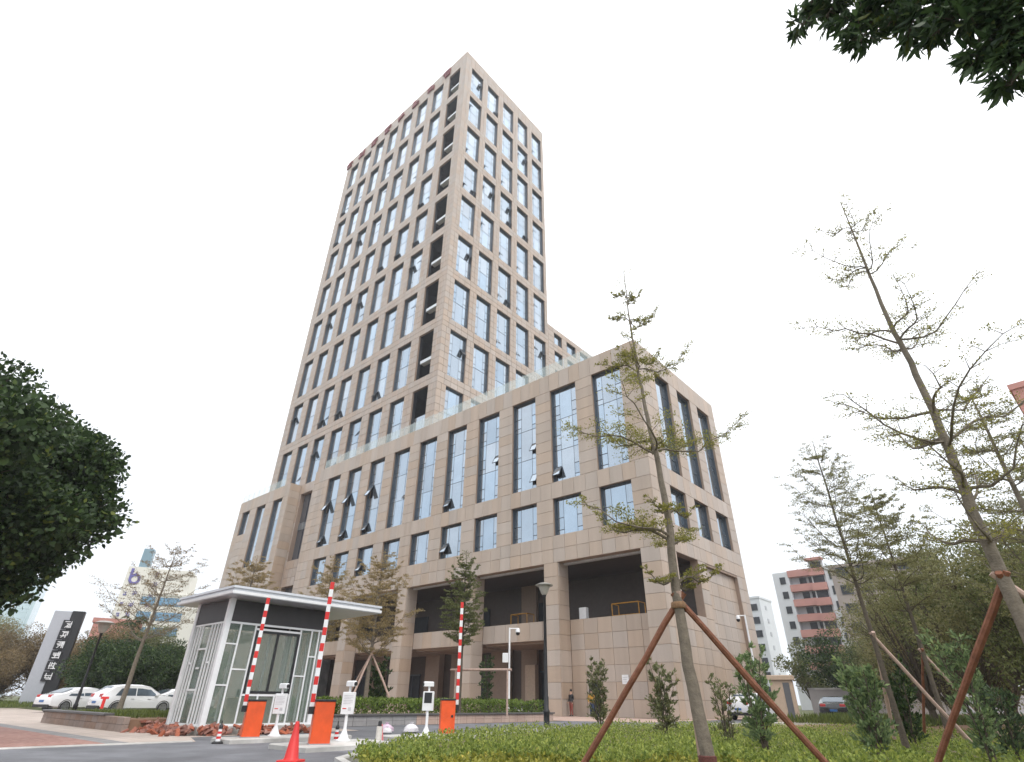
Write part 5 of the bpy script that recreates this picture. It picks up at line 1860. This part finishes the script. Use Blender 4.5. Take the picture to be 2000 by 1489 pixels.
def bough_tree():
    t = thing("overhanging_tree", "dark leafy tree reaching in at the upper right corner with drooping long leaves", "tree", (21.6, -33.2, 0))
    base = Vector((21.6, -33.2, 0))
    mb = MB()
    mb.tube([(0, 0, -.05), (.03, .02, 2.5), (-.05, 0, 5.0), (-.2, 0, 8.4)], [.24, .19, .15, .08], 10)
    ends = []
    r = random.Random(77)
    tips = [(19.25, -34.06, 7.03), (19.11, -34.05, 6.78), (19.3, -34.07, 6.66), (19.47, -34.09, 6.78), (19.39, -34.08, 6.31), (19.57, -34.1, 6.34), (19.44, -34.08, 6.03), (19.72, -34.13, 6.28), (19.65, -34.11, 5.97), (19.75, -34.14, 5.74), (19.83, -34.15, 6.0), (19.9, -34.17, 5.74), (19.88, -34.17, 5.49), (19.98, -34.19, 5.48), (20.04, -34.21, 5.75), (19.79, -34.14, 6.65), (20.0, -34.2, 6.26), (19.52, -34.09, 7.14), (20.18, -34.25, 5.94), (20.16, -34.25, 5.39), (20.06, -34.21, 5.28), (20.12, -34.23, 5.14), (20.21, -34.26, 5.19), (20.09, -34.22, 4.93), (19.95, -34.18, 4.97), (20.07, -34.22, 4.74), (20.19, -34.25, 4.89), (20.1, -34.23, 4.6), (20.02, -34.2, 4.56), (20.28, -34.28, 5.42), (20.35, -34.31, 5.21), (20.6, -34.3, 5.9), (20.7, -34.3, 5.3), (20.5, -34.2, 6.6), (19.6, -33.8, 7.6), (20.2, -33.9, 7.2)]
    tips = [(p, .15 if p in ((20.02, -34.2, 4.56), (19.95, -34.18, 4.97), (20.12, -34.23, 5.14)) else r.uniform(.14, .22)) for p in tips]
    tips = [((p[0] + .02, p[1], p[2] + .22), w) for p, w in tips]
    cen, ax = [], []
    for (p, w) in tips:
        e = Vector(p) - base
        s = Vector((-.2, 0, 8.2 + r.uniform(-.6, .4)))
        mid = s.lerp(e, .72) + Vector((.25, .25, 1.0))
        mb.tube([s, mid, e], [.035, .014, .005], 6)
        for _ in range(12):
            q = mid.lerp(e, r.uniform(.8, 1.0))
            d = Vector((r.gauss(0, 1), r.gauss(0, 1), r.gauss(0, .7))).normalized()
            tip = q + d * w * r.uniform(.5, 1.0)
            mb.tube([q, tip], [.006, .003], 4)
            for _ in range(int(9 + 22 * w)):
                f = r.uniform(.35, 1.05)
                c = q.lerp(tip, f)
                cen.append((c.x + r.gauss(0, .02), c.y + r.gauss(0, .02), c.z + r.gauss(0, .02)))
                ax.append((d.x * .6, d.y * .6, d.z * .4 - .55))
    mb.build("trunk", BARK, t, True)
    link("crown", leaf_mesh("crown", cen, .13, L_NEAR, np.array(ax), .25, .4, .3, 6), t)
bough_tree()

# ------------------------------------------------------------------ ground cover, hedge, grass
def in_poly(x, y, poly):
    c = np.zeros(len(x), bool)
    j = len(poly) - 1
    for i in range(len(poly)):
        xi, yi = poly[i]
        xj, yj = poly[j]
        m = ((yi > y) != (yj > y)) & (x < (xj - xi) * (y - yi) / (yj - yi + 1e-12) + xi)
        c ^= m
        j = i
    return c
LAWN = [(14, -34), (9.75, -31.8), (8.55, -30.3), (6.75, -27.5), (5.35, -24), (4.45, -21), (4.35, -16), (4.75, -12), (6.6, -9), (26, -9), (26, -34)]
struct(sheet("lawn_soil", LAWN, 0.012, mat("bed_soil", (0.10, 0.075, 0.04), 0.95, scale=3, bump=0.5, bscale=25, col2=(0.14, 0.13, 0.05))))
def cover(name, n, leaf, size, dmin, dmax, hgt, power):
    d = dmin + (dmax - dmin) * nrg.uniform(0, 1, n) ** power
    a = nrg.uniform(R(45), R(165), n)
    x = CAMP.x + d * np.cos(a)
    y = CAMP.y + d * np.sin(a)
    k = in_poly(x, y, LAWN)
    x, y = x[k], y[k]
    gx, gy = np.floor(x / .19), np.floor(y / .19)
    hsh = np.sin(gx * 127.1 + gy * 311.7) * 43758.5453
    hsh = hsh - np.floor(hsh)
    h2 = np.sin(gx * 269.5 + gy * 183.3) * 43758.5453
    h2 = h2 - np.floor(h2)
    x = x * .45 + ((gx + .25 + .5 * hsh) * .19) * .55
    y = y * .45 + ((gy + .25 + .5 * h2) * .19) * .55
    h = hgt * (.5 + .5 * hsh) * (.8 + .2 * np.sin(x * 2.1 + y)) * nrg.uniform(.3, 1.1, len(x)) + .04
    cen = np.stack([x, y, h], 1)
    me = leaf_mesh(name, cen, size, leaf, np.array([0, 0, .75]), .5, .8, .4)
    o = link(name, me)
    o['kind'] = 'stuff'
cover("ground_cover", 190000, L_COVER, .065, 10.0, 30, .31, 1.5)
cover("flowering_ground_cover", 60000, L_COVERY, .06, 6.8, 10.6, .26, 1.0)

def hedge(name, label, x0, x1, y0, y1, z0, z1, n, leaf, size):
    t = thing(name, label, "hedge", ((x0 + x1) / 2, (y0 + y1) / 2, 0))
    cx, cy = (x0 + x1) / 2, (y0 + y1) / 2
    p = nrg.uniform(0, 1, (n, 3))
    f = nrg.integers(0, 3, n)
    p[f == 0, 2] = 1 - .12 * nrg.uniform(0, 1, (f == 0).sum()) ** 2
    p[f == 1, 0] = 1 - .06 * nrg.uniform(0, 1, (f == 1).sum())
    p[f == 2, 1] = .03 * nrg.uniform(0, 1, (f == 2).sum())
    q = np.stack([x0 - cx + p[:, 0] * (x1 - x0), y0 - cy + p[:, 1] * (y1 - y0), z0 + p[:, 2] * (z1 - z0) * (1 + .10 * np.sin(p[:, 0] * 17 + p[:, 1] * 23))], 1)
    link("foliage", leaf_mesh("foliage", q, size, leaf, np.array([.1, -.1, .6]), .5, .8), t)
    s = MB()
    for i in range(24):
        a = x0 - cx + rnd.random() * (x1 - x0)
        b = y0 - cy + rnd.random() * (y1 - y0)
        s.tube([(a, b, z0 - .05), (a + .05, b, z1 - .15)], [.02, .01], 5)
    s.build("stems", BARK, t)
hedge("clipped_hedge", "clipped green hedge filling the planter in front of the arcade", -7.7, -3.4, -23.8, -9.9, .3, .92, 16000, L_HEDGE, .12)
shrub("shrub", "brownish weeds at the right end of the low planter", (-3.9, -29.0, .33), .7, .6, L_BUSHB, .07, 500, 111, 6, top=.8)
def grass(name, n, x0, x1, y0, y1, z, h):
    x = nrg.uniform(x0, x1, n)
    y = nrg.uniform(y0, y1, n)
    me = leaf_mesh(name, np.stack([x, y, np.full(n, z)], 1), h, L_GRASS, np.array([0, 0, 2.0]), .16, .6, .4)
    o = link(name, me)
    o['kind'] = 'stuff'
grass("grass", 5000, -12.3, -4.0, -30.8, -27.7, .33, .16)
grass("grass", 9000, -62, -42, -29, -19, .1, .35)
grass("grass", 9000, 9, 19, -8, 2, .2, .35)

# ------------------------------------------------------------------ haze
hz = MB()
hz.box((-262, -88, -6), (95, 135, 122))
hm = bpy.data.materials.new("haze_air")
hm.use_nodes = True
hm.node_tree.nodes.clear()
ho = hm.node_tree.nodes.new("ShaderNodeOutputMaterial")
hv = hm.node_tree.nodes.new("ShaderNodeVolumePrincipled")
hv.inputs["Color"].default_value = (0.93, 0.95, 1.0, 1)
hv.inputs["Density"].default_value = 0.0006
hv.inputs["Anisotropy"].default_value = 0.25
hm.node_tree.links.new(hv.outputs[0], ho.inputs["Volume"])
hzo = hz.build("haze", hm)
hzo['kind'] = 'stuff'
